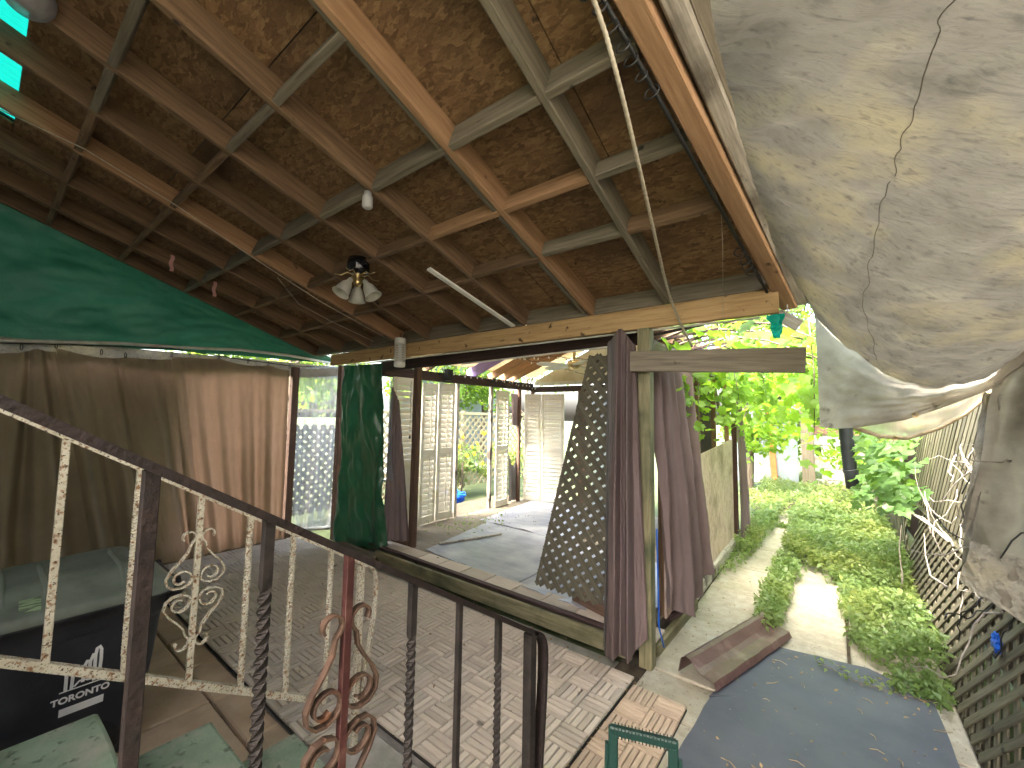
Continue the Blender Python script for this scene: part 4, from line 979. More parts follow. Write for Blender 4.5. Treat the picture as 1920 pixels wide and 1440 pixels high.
# ================================================================== things on the roof
fl = empty('ceiling_light', (-2.8, 1.72, 2.76), 'black and brass ceiling light with three frosted tulip shades', 'ceiling light')
fc_ = V((-2.84, 1.72, 2.76))
MB().lathe([(.001, .03), (.075, .03), (.082, .0), (.082, -.06), (.07, -.085), (.03, -.09), (.001, -.09)], fc_, 20).build('canopy', 'glossblk', fl, True)
MB().lathe([(.03, -.09), (.032, -.1), (.024, -.13), (.034, -.15), (.028, -.17), (.012, -.185), (.001, -.19)], fc_, 14).build('stem', 'brass', fl, True)
for k in range(3):
    a = k*2*pi/3+.5; d = V((cos(a), sin(a), 0)); ax = (d*.62+V((0, 0, -1))).normalized()
    c = fc_+V((0, 0, -.15))+d*.06
    arm = MB().tube([fc_+V((0, 0, -.14))+d*.02, fc_+V((0, 0, -.12))+d*.05, c], .006, 6).build('arm', 'brass', fl, True)
    Rm = ax.to_track_quat('Z', 'Y').to_matrix()
    MB().lathe([(.018, -.01), (.022, .02), (.04, .05), (.05, .09), (.055, .12), (.066, .14), (.063, .14), (.05, .115), (.044, .09), (.036, .05), (.018, .02)], c, 16, Rm).build('glass_shade', 'frost', fl, True)
for k in range(5):
    a = k*2*pi/5+.2; d = V((cos(a), sin(a), 0)); c = fc_+V((0, 0, -.1))
    MB().tube([c+d*.03, c+d*.08+V((0, 0, .02)), c+d*.12+V((0, 0, -.005)), c+d*.17], .004, 5).build('blade_bracket', 'brass', fl, True)
gl = empty('globe_light', (-2.62, .02, 3.3), 'clear glass globe light under the roof near the teal sheet', 'ceiling light')
MB().lathe([(.001, .0)]+[(.085*sin(t), -.085+.085*cos(t)) for t in [k*pi/12 for k in range(1, 12)]]+[(.001, -.17)], at(55, -12, 'Y', 0.02)+V((0, 0, .07)), 18).build('globe', M['clear'], gl, True)
MB().lathe([(.001, .05), (.05, .05), (.05, 0), (.001, 0)], at(55, -12, 'Y', 0.02)+V((0, 0, .07)), 14).build('base', 'white', gl, True)
ln = empty('bug_lantern', (-3.62, 2.74, 2.1), 'white caged bug zapper lantern hung on the header beam', 'lantern')
lc = at(750, 661, 'Y', 2.74)
for dz in (.125, -.125):
    MB().lathe([(.001, .03), (.05, .03), (.06, .02), (.06, -.02), (.05, -.03), (.001, -.03)], lc+V((0, 0, dz)), 16).build('cap', 'white', ln, True)
for k in range(11):
    MB().lathe([(.058, -.003), (.062, -.003), (.062, .003), (.058, .003), (.058, -.003)], lc+V((0, 0, -.09+.018*k)), 16).build('guard_ring', 'white', ln)
MB().tube([lc+V((0, 0, -.12)), lc+V((0, 0, .12))], .025, 8).build('lamp_tube', 'bulb', ln, True)
MB().tube([lc+V((0, 0, .14)), lc+V((0, 0, .2)), lc+V((.02, .05, .26))], .003, 5).build('hook', 'cord', ln, True)
a = V((-2.30, 1.95, rz(1.95)-.012)); b = V((-2.15, 2.77, rz(2.77)-.012))
beam('white_strip', a, b, .05, .016, 'white', label='white timber strip fixed beneath the rafters in mid roof', cat='strip')
def onr(px, py, dz=0):
    d = fw + rt*((px-960)/F_PX) - up*((py-720)/F_PX); n = V((0, T, 1)); return CAM + d*((2.38-dz+T*2.8-n.dot(CAM))/n.dot(d))
rp = [V((-.62, .85, 2.95)), V((-.66, 1.1, 2.86))]
for (px, py), y in zip(((1118, 0), (1165, 170), (1200, 320), (1232, 460), (1250, 540), (1272, 600), (1298, 650)), (1.1, 1.3, 1.6, 2.05, 2.45, 2.76, 3.0)): rp.append(at(px, py, 'Y', y))
rp = rp[2:]
rp = [V((-.58, .7, 3.1))]+rp
for _ in range(2):
    q = [rp[0]]
    for a, b in zip(rp, rp[1:]): q += [a.lerp(b, .25), a.lerp(b, .75)]
    rp = q+[rp[-1]]
rb = MB(); tot = 0
dense = [poly(rp, i/220) for i in range(221)]
rb.tube(dense, [.0075+.0013*(i % 2) for i in range(221)], 8)
tag(rb.build('rope', 'rope', None, True), 'beige twisted rope slung under the roof down to the header beam', 'rope')
# pink ribbons, jar light
for px, py, lb in ((323, 478, 'left pink ribbon dangling below the rafters by the green tarp'), (403, 528, 'right pink ribbon dangling below the rafters by the green tarp')):
    p = onr(px, py)
    grid('pink_ribbon', 'pink', lambda u, v, p=p: p+V((0, .03*(u-.5)+.006*sin(v*9), -.15*v)), 2, 10, label=lb, cat='ribbon')
p = onr(690, 360)
MB().lathe([(.001, 0), (.022, 0), (.022, -.02), (.03, -.03), (.03, -.09), (.02, -.1), (.001, -.1)], p, 12).build('jar_light', 'bulb', None, True)
tag(bpy.data.objects['jar_light'], 'small clear glass jar light under the middle rafter', 'jar light')
wr = [onr(x, y, .012) for x, y in ((0, 205), (160, 280), (330, 385), (470, 480), (600, 565), (735, 640))]
tag(MB().tube(wr, .004, 5).build('cable', 'rope', None, True), 'thin pale cable running along the underside of an orange rafter', 'cable')
wr = [onr(x, y, .02) for x, y in ((520, 520), (560, 570), (620, 602), (700, 640))]
tag(MB().tube(wr, .003, 5).build('cable', 'rope', None, True), 'thin loose cable drooping from rafter to the bug lantern', 'cable')
# black curtain rod with rings along the edge beam
rd = empty('curtain_rod', (-.5, 1.5, 2.8), 'black curtain rod with loose rings along the orange edge beam', 'curtain rod')
ra = eA+V((-.022, 0, -.052)); rbv = eB+V((-.03, 0, -.045))
MB().tube([ra, rbv], .009, 8).build('rod', 'cord', rd, True)
for t in (.53, .545, .558, .572, .588, .60, .615, .63, .855, .87, .885, .895):
    p = ra.lerp(rbv, t); r_ = random.uniform(.022, .032); q = random.uniform(-.6, .6)
    MB().tube([p+Mx.Rotation(q, 3, 'Y') @ V((r_*cos(a)-.012, .006*sin(a), r_*sin(a)-r_*.8)) for a in [k*2*pi/12 for k in range(13)]], .003, 5).build('ring', 'cord', rd, True)
# string along the edge
tag(MB().tube([onr(1318, 300), onr(1352, 392), at(1355, 460, 'Y', 2.3), at(1356, 604, 'Y', 2.75)], .0015, 4).build('thread', 'rope', None, True), 'fine loose thread dangling from the roof edge before the header', 'thread')
# torn bits at the beam end
def torn(name, c, s, mt, label, cat, seed):
    grid(name, mt, lambda u, v: V(c)+V(((u-.5)*s[0]*(1-.6*v)+.02*nz(u*4, v*4, seed), s[1]*(v-.5)*.3+.03*nz(u*3, v*5, seed+1), -s[2]*v)), 10, 12, label=label, cat=cat)
torn('green_scrap', at(1455, 590, 'Y', 2.9), (.09, .1, .14), 'teal', 'scrap of teal plastic stuck to the right end of the header', 'plastic scrap', 2)
br = empty('bent_bracket', at(1490, 600, 'Y', 2.95), 'bent piece of pale metal flashing at the roof corner', 'flashing')
q0 = at(1478, 600, 'Y', 2.95)
MB().box((0, 0, 0), (.14, .004, .07)).build('plate', 'palew', br, False, Mx.Translation(q0) @ Mx.Rotation(R(38), 4, 'Y'))
MB().tube([q0+V((-.05, -.03, -.02)), q0+V((0, -.03, .05)), q0+V((.0, -.03, .1))], .005, 5).build('wire_end', 'twig', br)

# ================================================================== big grey tarp over the alley
tl = [(-.6, -.9, 3.6), (-.56, -.5, 3.48), (-.52, -.2, 3.38), (-.48, .2, 3.2)]+[tuple(at(x, y, 'Y', q)) for x, y, q in ((1318, -60, .85), (1352, 100, 1.2), (1400, 300, 1.78), (1455, 470, 2.4), (1528, 588, 2.93))]
trr = [(1.45, -.9, 2.95), (1.45, -.5, 2.9), (1.45, -.2, 2.85), (1.42, .2, 2.8), (1.38, .7, 2.7), (1.28, 1.35, 2.55), (1.1, 2.0, 2.36), (.86, 2.55, 2.18), (.79, 2.93, 2.1)]
def tarp(u, v):
    a, b = poly(tl, v), poly(trr, v)
    p = a.lerp(b, u)
    s = (.17+.19*v**4)
    sag = s*4*u*(1-u)*(1+.35*(u-.5))
    p.z -= sag
    near = math.exp(-u*5)
    d = .02*nz(u*2.4, v*5, 1)+.012*nz(u*6+v*4, v*18, 5)
    d += .026*(abs(nz(u*3.1+v*3, v*26, 2))-.25)+.02*(abs(nz(u*2.2-v*5, v*16+u*2, 27))-.2)+.016*(abs(nz(u*7-v*6, v*45, 7))-.2)+.012*(abs(nz(u*12+v*14, v*70, 17))-.2)
    d += near*(.022*sin(v*95+5*nz(v*14, u*3, 8)+u*26)*abs(nz(v*11, u*2, 4))*2.2+.03*(abs(nz(u*9-v*16, v*40, 3))-.2))
    p.z += d; p.y += .03*nz(u*4, v*3, 21)*v
    p.y += .10*v*4*u*(1-u)*(v > .8)*(v-.8)
    return p
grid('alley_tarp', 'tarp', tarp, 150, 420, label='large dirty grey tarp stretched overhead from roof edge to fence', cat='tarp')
for k, (u0, v0, v1, lb) in enumerate(((.27, .52, .72, 0), (.29, .725, .985, 0))):
    sm = [V(tarp(u0+.014*nz(i*.21, 3, k)+.02*(i/60), v0+(v1-v0)*i/60))+V((0, 0, -.003)) for i in range(61)]
    MB().tube(sm, .0013, 4).build('seam', 'greywd', bpy.data.objects['alley_tarp'], True)
fb = [(-.068, 2.95, 1.585), (.0, 2.95, 1.575), (.1, 2.97, 1.585), (.29, 2.98, 1.63), (.45, 2.96, 1.705), (.585, 2.94, 1.78), (.7, 2.9, 1.9)]
def flap(u, v):
    a = V(tarp(u*.86, 1.0)); b = poly(fb, u); p = a.lerp(b, v)
    return p+V((0, -1, 0))*(.035*nz(u*3, v*2, 31)+.02*sin(v*pi)*sin(u*5+v*2)+.01*nz(u*9+v*7, v*8, 33)-.03*sin(v*pi))
fo_ = grid('tarp_flap', 'tarpflap', flap, 70, 34, label='brown grey tarp flap hanging below the sagging overhead tarp', cat='tarp')
for (y_, i_) in ((.62, 1.0), ):
    p = V(flap(.54, .955))+V((0, -.012, 0))
    MB().lathe([(.006, 0), (.013, .002), (.013, -.002), (.006, -.002), (.006, 0)], p, 12, Mx.Rotation(R(90), 3, 'X')).build('eyelet', 'brass', fo_)
nb_ = [at(x, y, 'Y', 3.1) for x, y in ((1600, 802), (1650, 818), (1700, 822), (1760, 803), (1810, 776), (1860, 733))]
def netf(u, v):
    b = poly(nb_, u); a = V((b.x, 3.06, max(b.z+.12, 1.7+.1*u))); p = a.lerp(b, v); return p+V((0, -1, 0))*(.02*nz(u*5, v*3, 41))
no = grid('net_flap', 'net', netf, 50, 12, label='frayed net cloth showing under the brown tarp flap', cat='net cloth')
MB().tube([V(p)+V((0, 0, .004*nz(i, 2, 3))) for i, p in enumerate([poly(nb_, k/30) for k in range(31)])], .011, 6).build('hem', 'fibre', no, True)
MB().lathe([(.006, 0), (.013, .002), (.013, -.002), (.006, -.002), (.006, 0)], at(1679, 822, 'Y', 3.085), 12, Mx.Rotation(R(90), 3, 'X')).build('eyelet', 'brass', no)
# tarp hung across the end of the fence
dl = [at(x, y, 'Y', 2.93) for x, y in ((1880, 668), (1852, 760), (1838, 870), (1815, 990), (1803, 1092))]
def drape(u, v):
    a = poly(dl, v); zb = 2.08+.1*u if v == 0 else None
    top = V((a.x, 2.93, 2.12)); b0 = V((1.35, 2.8, 2.25)).lerp(V((1.3, 2.78, .70)), v)
    p = a.lerp(b0, u)
    p.z -= .06*sin(min(1, u*2.2)*pi)*max(0, v-.7)*2
    p.y += .03*sin(u*26+1.5*nz(u*3, v*2, 52)+v*1.2)*(.35+.65*v)+.03*nz(u*5, v*3, 51)+.035*(abs(nz(u*6+v*3, v*4-u*3, 55))-.2)+.015*(abs(nz(u*14-v*5, v*9, 58))-.2)
    return p
grid('fence_drape', 'tarpflap', drape, 90, 60, label='pale brown grey tarp hung across the near end of the lattice fence', cat='tarp')
pl_ = [at(x, y, 'Y', 2.88) for x, y in ((1822, 1010), (1800, 1090))]; pr_ = [at(x, y, 'Y', 2.84) for x, y in ((1990, 1080), (1990, 1215))]
def patch_(u, v):
    p = pl_[0].lerp(pl_[1], v).lerp(pr_[0].lerp(pr_[1], v), u)
    p.y += .04*(abs(nz(u*5+v*2, v*4, 3))-.2)+.02*(abs(nz(u*9-v*5, v*9, 6))-.2)-.015*sin(u*9)
    p.z += .012*nz(u*6, v*2, 9)
    return p
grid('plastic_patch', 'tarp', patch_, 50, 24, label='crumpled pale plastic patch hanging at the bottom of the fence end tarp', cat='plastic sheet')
sl_ = [at(x, y, 'Y', 2.97) for x, y in ((1846, 735), (1826, 860), (1800, 985))]; sr_ = [at(x, y, 'Y', 2.95) for x, y in ((1878, 740), (1858, 860), (1816, 1010))]
def strip_(u, v):
    p = poly(sl_, v).lerp(poly(sr_, v), u); p.y += .02*sin(u*5+v*6)+.03*nz(v*6, u*2, 4); p.x += .012*nz(v*9, 2, 8); return p
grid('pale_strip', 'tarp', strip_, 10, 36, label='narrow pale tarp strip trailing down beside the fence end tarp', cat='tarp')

# ================================================================== lattice fence on the right
fn = empty('lattice_fence', (.53, 4, 0), 'tall weathered lattice fence along the alley with a leaning lower panel', 'fence')
XFN = .5; LEAN = R(15); AZ = V((sin(LEAN), 0, cos(LEAN))); NF = V((-cos(LEAN), 0, sin(LEAN)))
XU = .63; LU = R(3); AU = V((sin(LU), 0, cos(LU))); NU = V((-cos(LU), 0, sin(LU)))
def onf(y, t, d=0): return V((XFN, y, 0))+AZ*t+NF*d
def onu(y, z, d=0): return V((XU, y, 0))+AU*z+NU*d
lattice(fn, onf(1.6, .02), V((0, 1, 0)), AZ, NF, 4.4, .74, .1, .044, .009, 'fence', 150, jit=.006, brk=.02)
lattice(fn, onu(3.0, .80), V((0, 1, 0)), AU, NU, 3.5, 1.3, .082, .062, .009, 'fence', 150, jit=.006, dirs=((.7071, .7071), (.7071, -.7071)))
beam('rail', onf(1.6, .775, .012), onf(6.5, .775, .012), .085, .03, 'fence', fn, NF)
beam('rail', onu(3.0, 2.1, .0), onu(6.5, 2.1, .0), .05, .04, 'fence', fn, NU)
for y in (3.02, 4.7, 6.4): beam('post', onu(y, -.06, -.075), onu(y, 2.12, -.075), .085, .085, 'fence', fn, (0, 1, 0))
rest = empty('far_fence', (.53, 9, 0), 'far stretch of weathered lattice fence half hidden by leaves', 'fence')
lattice(rest, V((.6, 6.5, .0)), V((0, 1, 0)), V((0, 0, 1)), V((-1, 0, 0)), 6.8, 1.95, .1, .06, .008, 'fence', 120, jit=.005)
MB().box((.86, 6.5, 1.0), (.03, 12, 2.1)).build('dark_gap_panel', 'darkw')  # single dark panel added to darken the gaps between the slats
tag(bpy.data.objects['dark_gap_panel'], 'dark panel added close behind the lattice fence to darken its gaps', 'fence')

# ================================================================== left garden beyond the shutters
lf = empty('garden_lattice', (-6.5, 5, 0), 'pale sunlit lattice fence in the garden behind the shutters', 'fence')
lattice(lf, V((-6.5, 4.31, .05)), V((0, 1, 0)), V((0, 0, 1)), V((-1, 0, 0)), 6.6, 1.55, .13, .05, .01, 'fencey', 140, jit=.004)
lattice(lf, V((-6.5, 1.9, .05)), V((0, 1, 0)), V((0, 0, 1)), V((-1, 0, 0)), 2.4, 1.35, .1, .06, .01, 'fence', 120, jit=.004)
for y in (1.9, 4.3, 6.7, 9.1): beam('post', (-6.56, y, 0), (-6.56, y, 1.7), .09, .09, 'fencey', lf, (1, 0, 0))
beam('rail', (-6.5, 1.9, 1.63), (-6.5, 10.9, 1.63), .05, .06, 'fencey', lf)
hw = MB().box((-9.2, 8.2, 1.6), (1.2, 4, 3.2)).build('added_backdrop_house', 'shed')  # house added with the shade trees as backdrop to dim the overbright garden
tag(hw, 'pale house wall added as a backdrop to dim the garden opening', 'house')

# ================================================================== far end of the alley
sh = empty('pale_shed', (-1.2, 12, 0), 'pale blue grey shed with rust orange corner strip at the alley end', 'shed')
for k in range(5): MB().box((-1.72+.0, 12.0, .28+.42*k), (1.1, .06, .405)).build('siding_panel', 'shed', sh)
for k in range(3): MB().box((-.93, 11.9, .36+.66*k), (.44, .06, .65)).build('door_panel', 'shed', sh)
beam('corner_strip', (-1.18, 11.85, .1), (-1.27, 11.85, 2.0), .12, .05, 'orangep', sh, (0, 1, 0))
MB().box((-1.3, 12.6, 2.2), (2.0, 1.6, .08)).build('roof', 'felt', sh)
fpst = beam('fence_post', (-.5, 11.6, 0), (-.52, 11.6, 1.95), .24, .12, 'greywd', None, (0, 1, 0), label='thick grey brown timber post beside the pale shed', cat='post')
rw = empty('block_wall', (.1, 12, 0), 'low wall of pale concrete blocks behind the alley weeds', 'wall')
for r_ in range(5):
    for k in range(4):
        MB().box((-.27+.41*k+(.2 if r_ % 2 else 0), 12.1, .14+.26*r_), (.395, .2, .245)).build('block', 'block', rw)
beam('board', (-.4, 12.0, 1.45), (1.2, 12.0, 1.4), .05, .3, 'brownw', rw)
# corrugated drain pipe
dp = empty('drain_pipe', at(1590, 860, 'Y', 5.2), 'black corrugated drain hose hanging above the weeds', 'drain pipe')
pa_, pb_ = at(1582, 770, 'Y', 5.2), at(1594, 880, 'Y', 5.2)
n = 60; MB().tube([pa_.lerp(pb_, i/n) for i in range(n+1)], [.053 if i % 2 else .060 for i in range(n+1)], 14).build('hose', 'pipe', dp, True)
pc_ = at(1596, 888, 'Y', 5.2); pd_ = at(1603, 915, 'Y', 5.2)
MB().tube([pb_, pb_.lerp(pc_, .3), pc_, pd_], [.064, .064, .056, .068], 14).build('spout', 'pipe', dp, True)
beam('strap', pa_+V((.02, .06, .1)), pa_+V((.5, .05, .16)), .03, .02, 'greywd', dp)

# ================================================================== plants
# ground cover
def gc(n, x0, x1, y0, y1, hfn, dens=None):
    P = rng.uniform(0, 1, (n, 3)); x = x0+(x1-x0)*P[:, 0]; y = y0+(y1-y0)*P[:, 1]
    h = np.array([hfn(a, b) for a, b in zip(x, y)]); ok = h > .02
    return np.stack([x, y, .0+h*np.sqrt(P[:, 2])], 1)[ok]
def hgt(x, y):
    e = .35+.65*mn.noise(V((x*3.1, y*2.3, 4)))
    if y < 3.72: 
        return .10*max(0, e) if x > .22 else 0
    if y < 5.6:
        if -.56+.05*mn.noise(V((y*3, 0, 1))) < x < -.36+.06*mn.noise(V((y*3, 5, 1))): return .13+.1*e
        edge = .06-.12*(y-3.9)/1.7+.1*mn.noise(V((y*2.3, 7, 1)))
        if x > edge: return .12+.26*max(0, e)*min(1, (x-edge)*4)
        return .05 if e > .72 else 0
    c = -.66+.05*mn.noise(V((y*1.2, 2, 6)))
    if abs(x-c) < .15*max(0, 1-(y-5.6)/4.5): return .03 if e > .6 else 0
    return .16+.22*max(0, e)
def gsize(P): return np.where(P[:, 1] < 5, .043, np.where(P[:, 1] < 7, .05, .07))
P1 = np.concatenate([gc(15000, -.62, .5, 3.5, 5.7, hgt), gc(14000, -1.0, .55, 5.6, 8.5, hgt), gc(11000, -1.4, .9, 8.5, 13.5, hgt)])
tag(leaves('ground_cover', P1, gsize(P1), 'leaf_ground', upbias=.75, jit=.6), kind='stuff')
stm = MB()
for k in range(260):
    p = P1[rng.integers(len(P1))]
    if p[1] < 7: stm.tube([(p[0], p[1], 0), (p[0]+random.gauss(0, .02), p[1]+random.gauss(0, .02), p[2]+.03)], .0025, 4, False)
tag(stm.build('weed_stems', 'leaf_ground'), kind='stuff')
P2 = gc(900, -1.0, -.74, 4.6, 6.6, lambda x, y: .1 if mn.noise(V((x*5, y*2, 1))) > -.1 and x < -.86+.05*(y-5) else 0)
tag(leaves('weed_patch', P2, .04, 'leaf_ground', upbias=.8), kind='stuff')
# taller single weeds near the mat and the fence
def weed(x, y, h_, n, label, mt='leaf_ground', ls=.056):
    o = empty('weed_plant', (x, y, 0), label, 'weed', 'tall weeds beside the alley slabs')
    st_ = MB(); pts = []; dr_ = []
    for s in range(max(2, n//9)):
        tx, ty = x+random.gauss(0, .07), y+random.gauss(0, .07); hh = h_*random.uniform(.6, 1)
        c = [V((x+random.gauss(0, .02), y+random.gauss(0, .02), 0)), V(((x+tx)/2, (y+ty)/2, hh*.5)), V((tx, ty, hh))]
        st_.tube(c, [.004, .003, .002], 4, False)
        for k in range(9):
            t = .25+.75*k/8; p = poly(c, t); pts.append(p); a = random.uniform(0, 2*pi); dr_.append((cos(a), sin(a), .1))
    st_.build('stem', 'leaf_ground', o)
    leaves('foliage', np.array([tuple(p) for p in pts]), ls, mt, o, upbias=1.0, jit=.3, dirs=np.array(dr_), droop=.3)
WEEDS = [(.05, 4.05, .26, 30, 'low green weed at the near left corner of the big weed bed'), (.18, 4.3, .34, 40, 'leafy weed in the weed bed just behind its near left corner'),
    (.3, 4.05, .36, 45, 'pale leafy weed at the middle of the weed bed front edge'), (.38, 4.4, .42, 45, 'tallest near weed against the foot of the lattice fence'),
    (.12, 4.75, .36, 40, 'weed hanging over the cracked middle slab'), (-.44, 3.75, .22, 30, 'weed tuft right behind the brown metal trim'),
    (-.46, 4.15, .25, 30, 'second weed tuft behind the metal trim in the slab joint'), (.4, 3.72, .22, 30, 'small weed at the fence end of the weed bed beside the mat'),
    (.3, 5.1, .42, 40, 'tall weed under the bare pale branches'), (-.43, 4.6, .24, 26, 'last weed tuft of the narrow joint between both slab rows'),
    (.42, 3.45, .18, 24, 'lowest weed between the dark mat and the lattice fence'), (-.1, 5.3, .3, 30, 'weed at the far end of the cleared slabs'), (.05, 5.7, .34, 30, 'weed behind the cleared slabs below the drain hose')]
for (x, y, h_, n, lb) in WEEDS: weed(x, y, h_, n, lb)

def tree(name, x, y, h_, r, n, label, cat='tree', mt='leaf_tree', ls=.16, squash=1.0, zc=None, trunk=.09, parts=14, group=None, lean=(0, 0)):
    o = empty(name, (x, y, -.05), label, cat, group)
    zc = zc or h_*.68; t = MB(); lx, ly = lean
    t.tube([(x, y, -.1), (x+lx*.3+.05, y+ly*.3, h_*.3), (x+lx*.7-.04, y+ly*.7+.05, h_*.6), (x+lx, y+ly, h_*.88)], [trunk, trunk*.8, trunk*.5, trunk*.15], 8)
    C = []
    for k in range(parts):
        a = random.uniform(0, 2*pi); rr = r*math.sqrt(random.random()); zz = zc+random.uniform(-.5, .55)*h_*.55*squash
        c = V((x+lx*.8+rr*cos(a), y+ly*.8+rr*sin(a), zz)); C.append((c, random.uniform(.28, .5)*r))
        t.tube([(x+lx*.5, y+ly*.5, max(.2, zz-.35*r-.2)), tuple(c.lerp(V((x+lx*.5, y+ly*.5, zz)), .4)), tuple(c)], [trunk*.35, trunk*.2, trunk*.06], 5)
    t.build('trunk', 'bark', o)
    pts = []; per = n//parts
    for c, rad in C:
        q = rng.normal(size=(per, 3)); q /= np.linalg.norm(q, axis=1)[:, None]; q *= (rng.uniform(.35, 1, per)**.5)[:, None]*rad
        q[:, 2] *= .7; pts.append(q+np.array(c))
    leaves('crown', np.concatenate(pts), ls, mt, o, upbias=.5, jit=.8, droop=.3)
    return o
tree('shrub', -1.5, 10.2, 2.7, .9, 2600, 'bright green vine covered shrub in front of the pale shed', 'shrub', 'leaf_vine', .13)
tree('tree', -.7, 15.5, 6.5, 2.2, 4200, 'tall leafy tree behind the pale shed')
tree('tree', 1.6, 13.0, 5.5, 1.9, 3600, 'bushy tree rising behind the block wall')
tree('tree', 2.6, 8.0, 5.2, 1.6, 3200, 'overhanging tree beyond the lattice fence', lean=(-.6, 0))
tree('tree', 2.4, 3.2, 5.6, 1.7, 3000, 'shade tree above the alley tarp beside the fence', ls=.17, lean=(-.7, 0))
tree('tree', -2.3, 8.6, 6.2, 2.1, 5200, 'broad tree added behind the garden room to shade the far alley', lean=(1.0, .3), zc=4.5)  # tree added to throw shade on the far end of the alley
tree('shrub', .2, 14.2, 3.2, 1.6, 4200, 'dense leafy hedge closing the alley behind the block wall', 'hedge', ls=.15, zc=1.7, trunk=.05)
tree('shrub', .55, 9.6, 1.7, .55, 1800, 'bushy climbing shrub on the far lattice fence', 'shrub', 'leaf_vine', .1)
tree('shrub', -6.0, 6.1, 1.35, .5, 1300, 'leafy garden shrub outside the shutters opening', 'shrub', 'leaf_ground', .1, squash=1.2, zc=.55, trunk=.02)
tree('shrub', -5.7, 7.0, 1.2, .5, 1000, 'garden shrub with yellow flowers against the pale lattice', 'shrub', 'leaf_ground', .09, zc=.6, trunk=.02)
tree('tree', -8.4, 9.4, 4.6, 1.7, 3600, 'sunlit tree beyond the pale garden lattice', mt='leaf_vine', ls=.14)
tree('tree', -8.6, 5.2, 4.4, 1.5, 2600, 'sunlit tree beyond the cloudy plastic sheet', mt='leaf_vine', ls=.14)
tree('tree', -7.6, 7.2, 4.8, 1.5, 3600, 'dense tree added to shade the pale garden lattice', ls=.15, lean=(.3, 0))  # tree added to keep sun off the garden lattice
tree('tree', -7.6, 3.4, 4.6, 1.4, 3600, 'dense tree added for shade close behind the cloudy plastic sheet', ls=.15)  # tree added to darken what shows through the plastic
tree('tree', -9.0, 12.5, 5.2, 2.0, 3000, 'far tree at the back of the left garden', mt='leaf_tree', ls=.16)
fl_ = MB()
flw = empty('yellow_flowers', (-5.9, 6.8, .6), 'scattered yellow flowers before the pale garden lattice', 'flowers')
for k in range(26):
    p = V((-6.2+random.random()*.7, 5.9+random.random()*1.8, .5+random.random()*.95))
    b = MB().lathe([(.001, .01), (.02, .012), (.045, .0)], p, 7, Mx.Rotation(R(70), 3, 'Y')); b.build('flower', 'yellow', flw)
# vine over the alley beside the room
vn = empty('grape_vine', (-.8, 4, 2.2), 'bright green grape vine trailing over the tie beam and room roof', 'vine')
cane = MB()
for k in range(7):
    y = 3.2+.35*k; cane.tube([(-1.1, y, 2.2), (-.75+.05*sin(k), y+.1, 2.34), (-.4+.1*cos(k), y+.25, 2.3), (-.05+.1*sin(2*k), y+.2, 2.14), (.1, y+.25, 1.9)], [.012, .01, .008, .006, .004], 6)
strands = [[(-1.0, 3.62, 2.05), (-.99, 3.64, 1.8), (-1.0, 3.63, 1.5)], [(-.99, 4.05, 2.1), (-.98, 4.06, 1.85), (-.99, 4.05, 1.55)], [(-.97, 4.9, 2.1), (-.95, 4.95, 1.8), (-.95, 4.95, 1.5)],
           [(-.55, 4.6, 2.1), (-.52, 4.65, 1.9), (-.5, 4.7, 1.62)], [(-.12, 3.4, 2.3), (-.1, 3.42, 1.95), (-.11, 3.42, 1.55)], [(-.2, 4.5, 2.2), (-.15, 4.55, 1.9), (-.12, 4.6, 1.6)], [(-.75, 4.4, 2.1), (-.72, 4.45, 1.85), (-.74, 4.4, 1.58)]]
for s in strands: cane.tube(s, [.005, .004, .002], 5)
cane.build('cane', 'bark', vn, True)
cnt = 0
for s in strands:
    for k in range(15):
        p = poly(s, random.random())+V((random.gauss(0, .035), random.gauss(0, .035), random.gauss(0, .02)))
        put_leaf(p, .075, 'leaf_vine', vn, (random.gauss(0, .5)+.2, random.gauss(0, .5)-.8, .5)); cnt += 1
while cnt < 296:
    x, y = random.uniform(-1.05, .08), random.uniform(3.1, 5.2)
    z = 2.34-.22*((x+.5)**2)/.35-(.0 if random.random() < .5 else abs(random.gauss(0, .16)))+random.gauss(0, .05)
    put_leaf((x, y, z), .1, 'leaf_vine', vn, (random.gauss(0, .5), random.gauss(0, .5)-.35, .7)); cnt += 1
pts = np.stack([rng.uniform(-1.15, .2, 1500), rng.uniform(4.2, 8.0, 1500), np.zeros(1500)], 1)
pts[:, 2] = 2.45-.3*np.abs(pts[:, 0]+.5)-np.abs(rng.normal(0, .3, 1500))*(1+.25*(pts[:, 1]-4.2))
tag(leaves('foliage', pts, .1, 'leaf_vine', vn, broad=True, upbias=.5, jit=.7, droop=.7), kind='stuff')
# broad leaved creeper on the fence
mv_ = empty('broad_leaf_creeper', (.35, 4.8, 1.3), 'broad leaved green creeper spilling over the lattice fence', 'creeper')
cane = MB()
for k in range(6): cane.tube([(.64, 4.7+.2*k, 1.9), (.5, 4.7+.2*k, 1.6), (.25+.05*sin(k), 4.8+.2*k, 1.3)], [.007, .005, .003], 5)
cane.build('cane', 'bark', mv_, True)
for k in range(190):
    y = random.uniform(4.4, 5.8); q_ = at(random.triangular(1590, 1735, 1640), random.uniform(815, 960), 'Y', y); x, z = q_.x, q_.z
    put_leaf((x, y, z), .088, 'leaf_maple', mv_, (-.5+random.gauss(0, .3), -.4+random.gauss(0, .4), .9), .5)
pts = np.stack([rng.uniform(-.1, .12, 900), rng.uniform(5.6, 10, 900), rng.uniform(.7, 2.0, 900)], 1); pts[:, 0] += .5
tag(leaves('foliage', pts, .09, 'leaf_maple', mv_, broad=True, upbias=.4, jit=.6, droop=.5), kind='stuff')
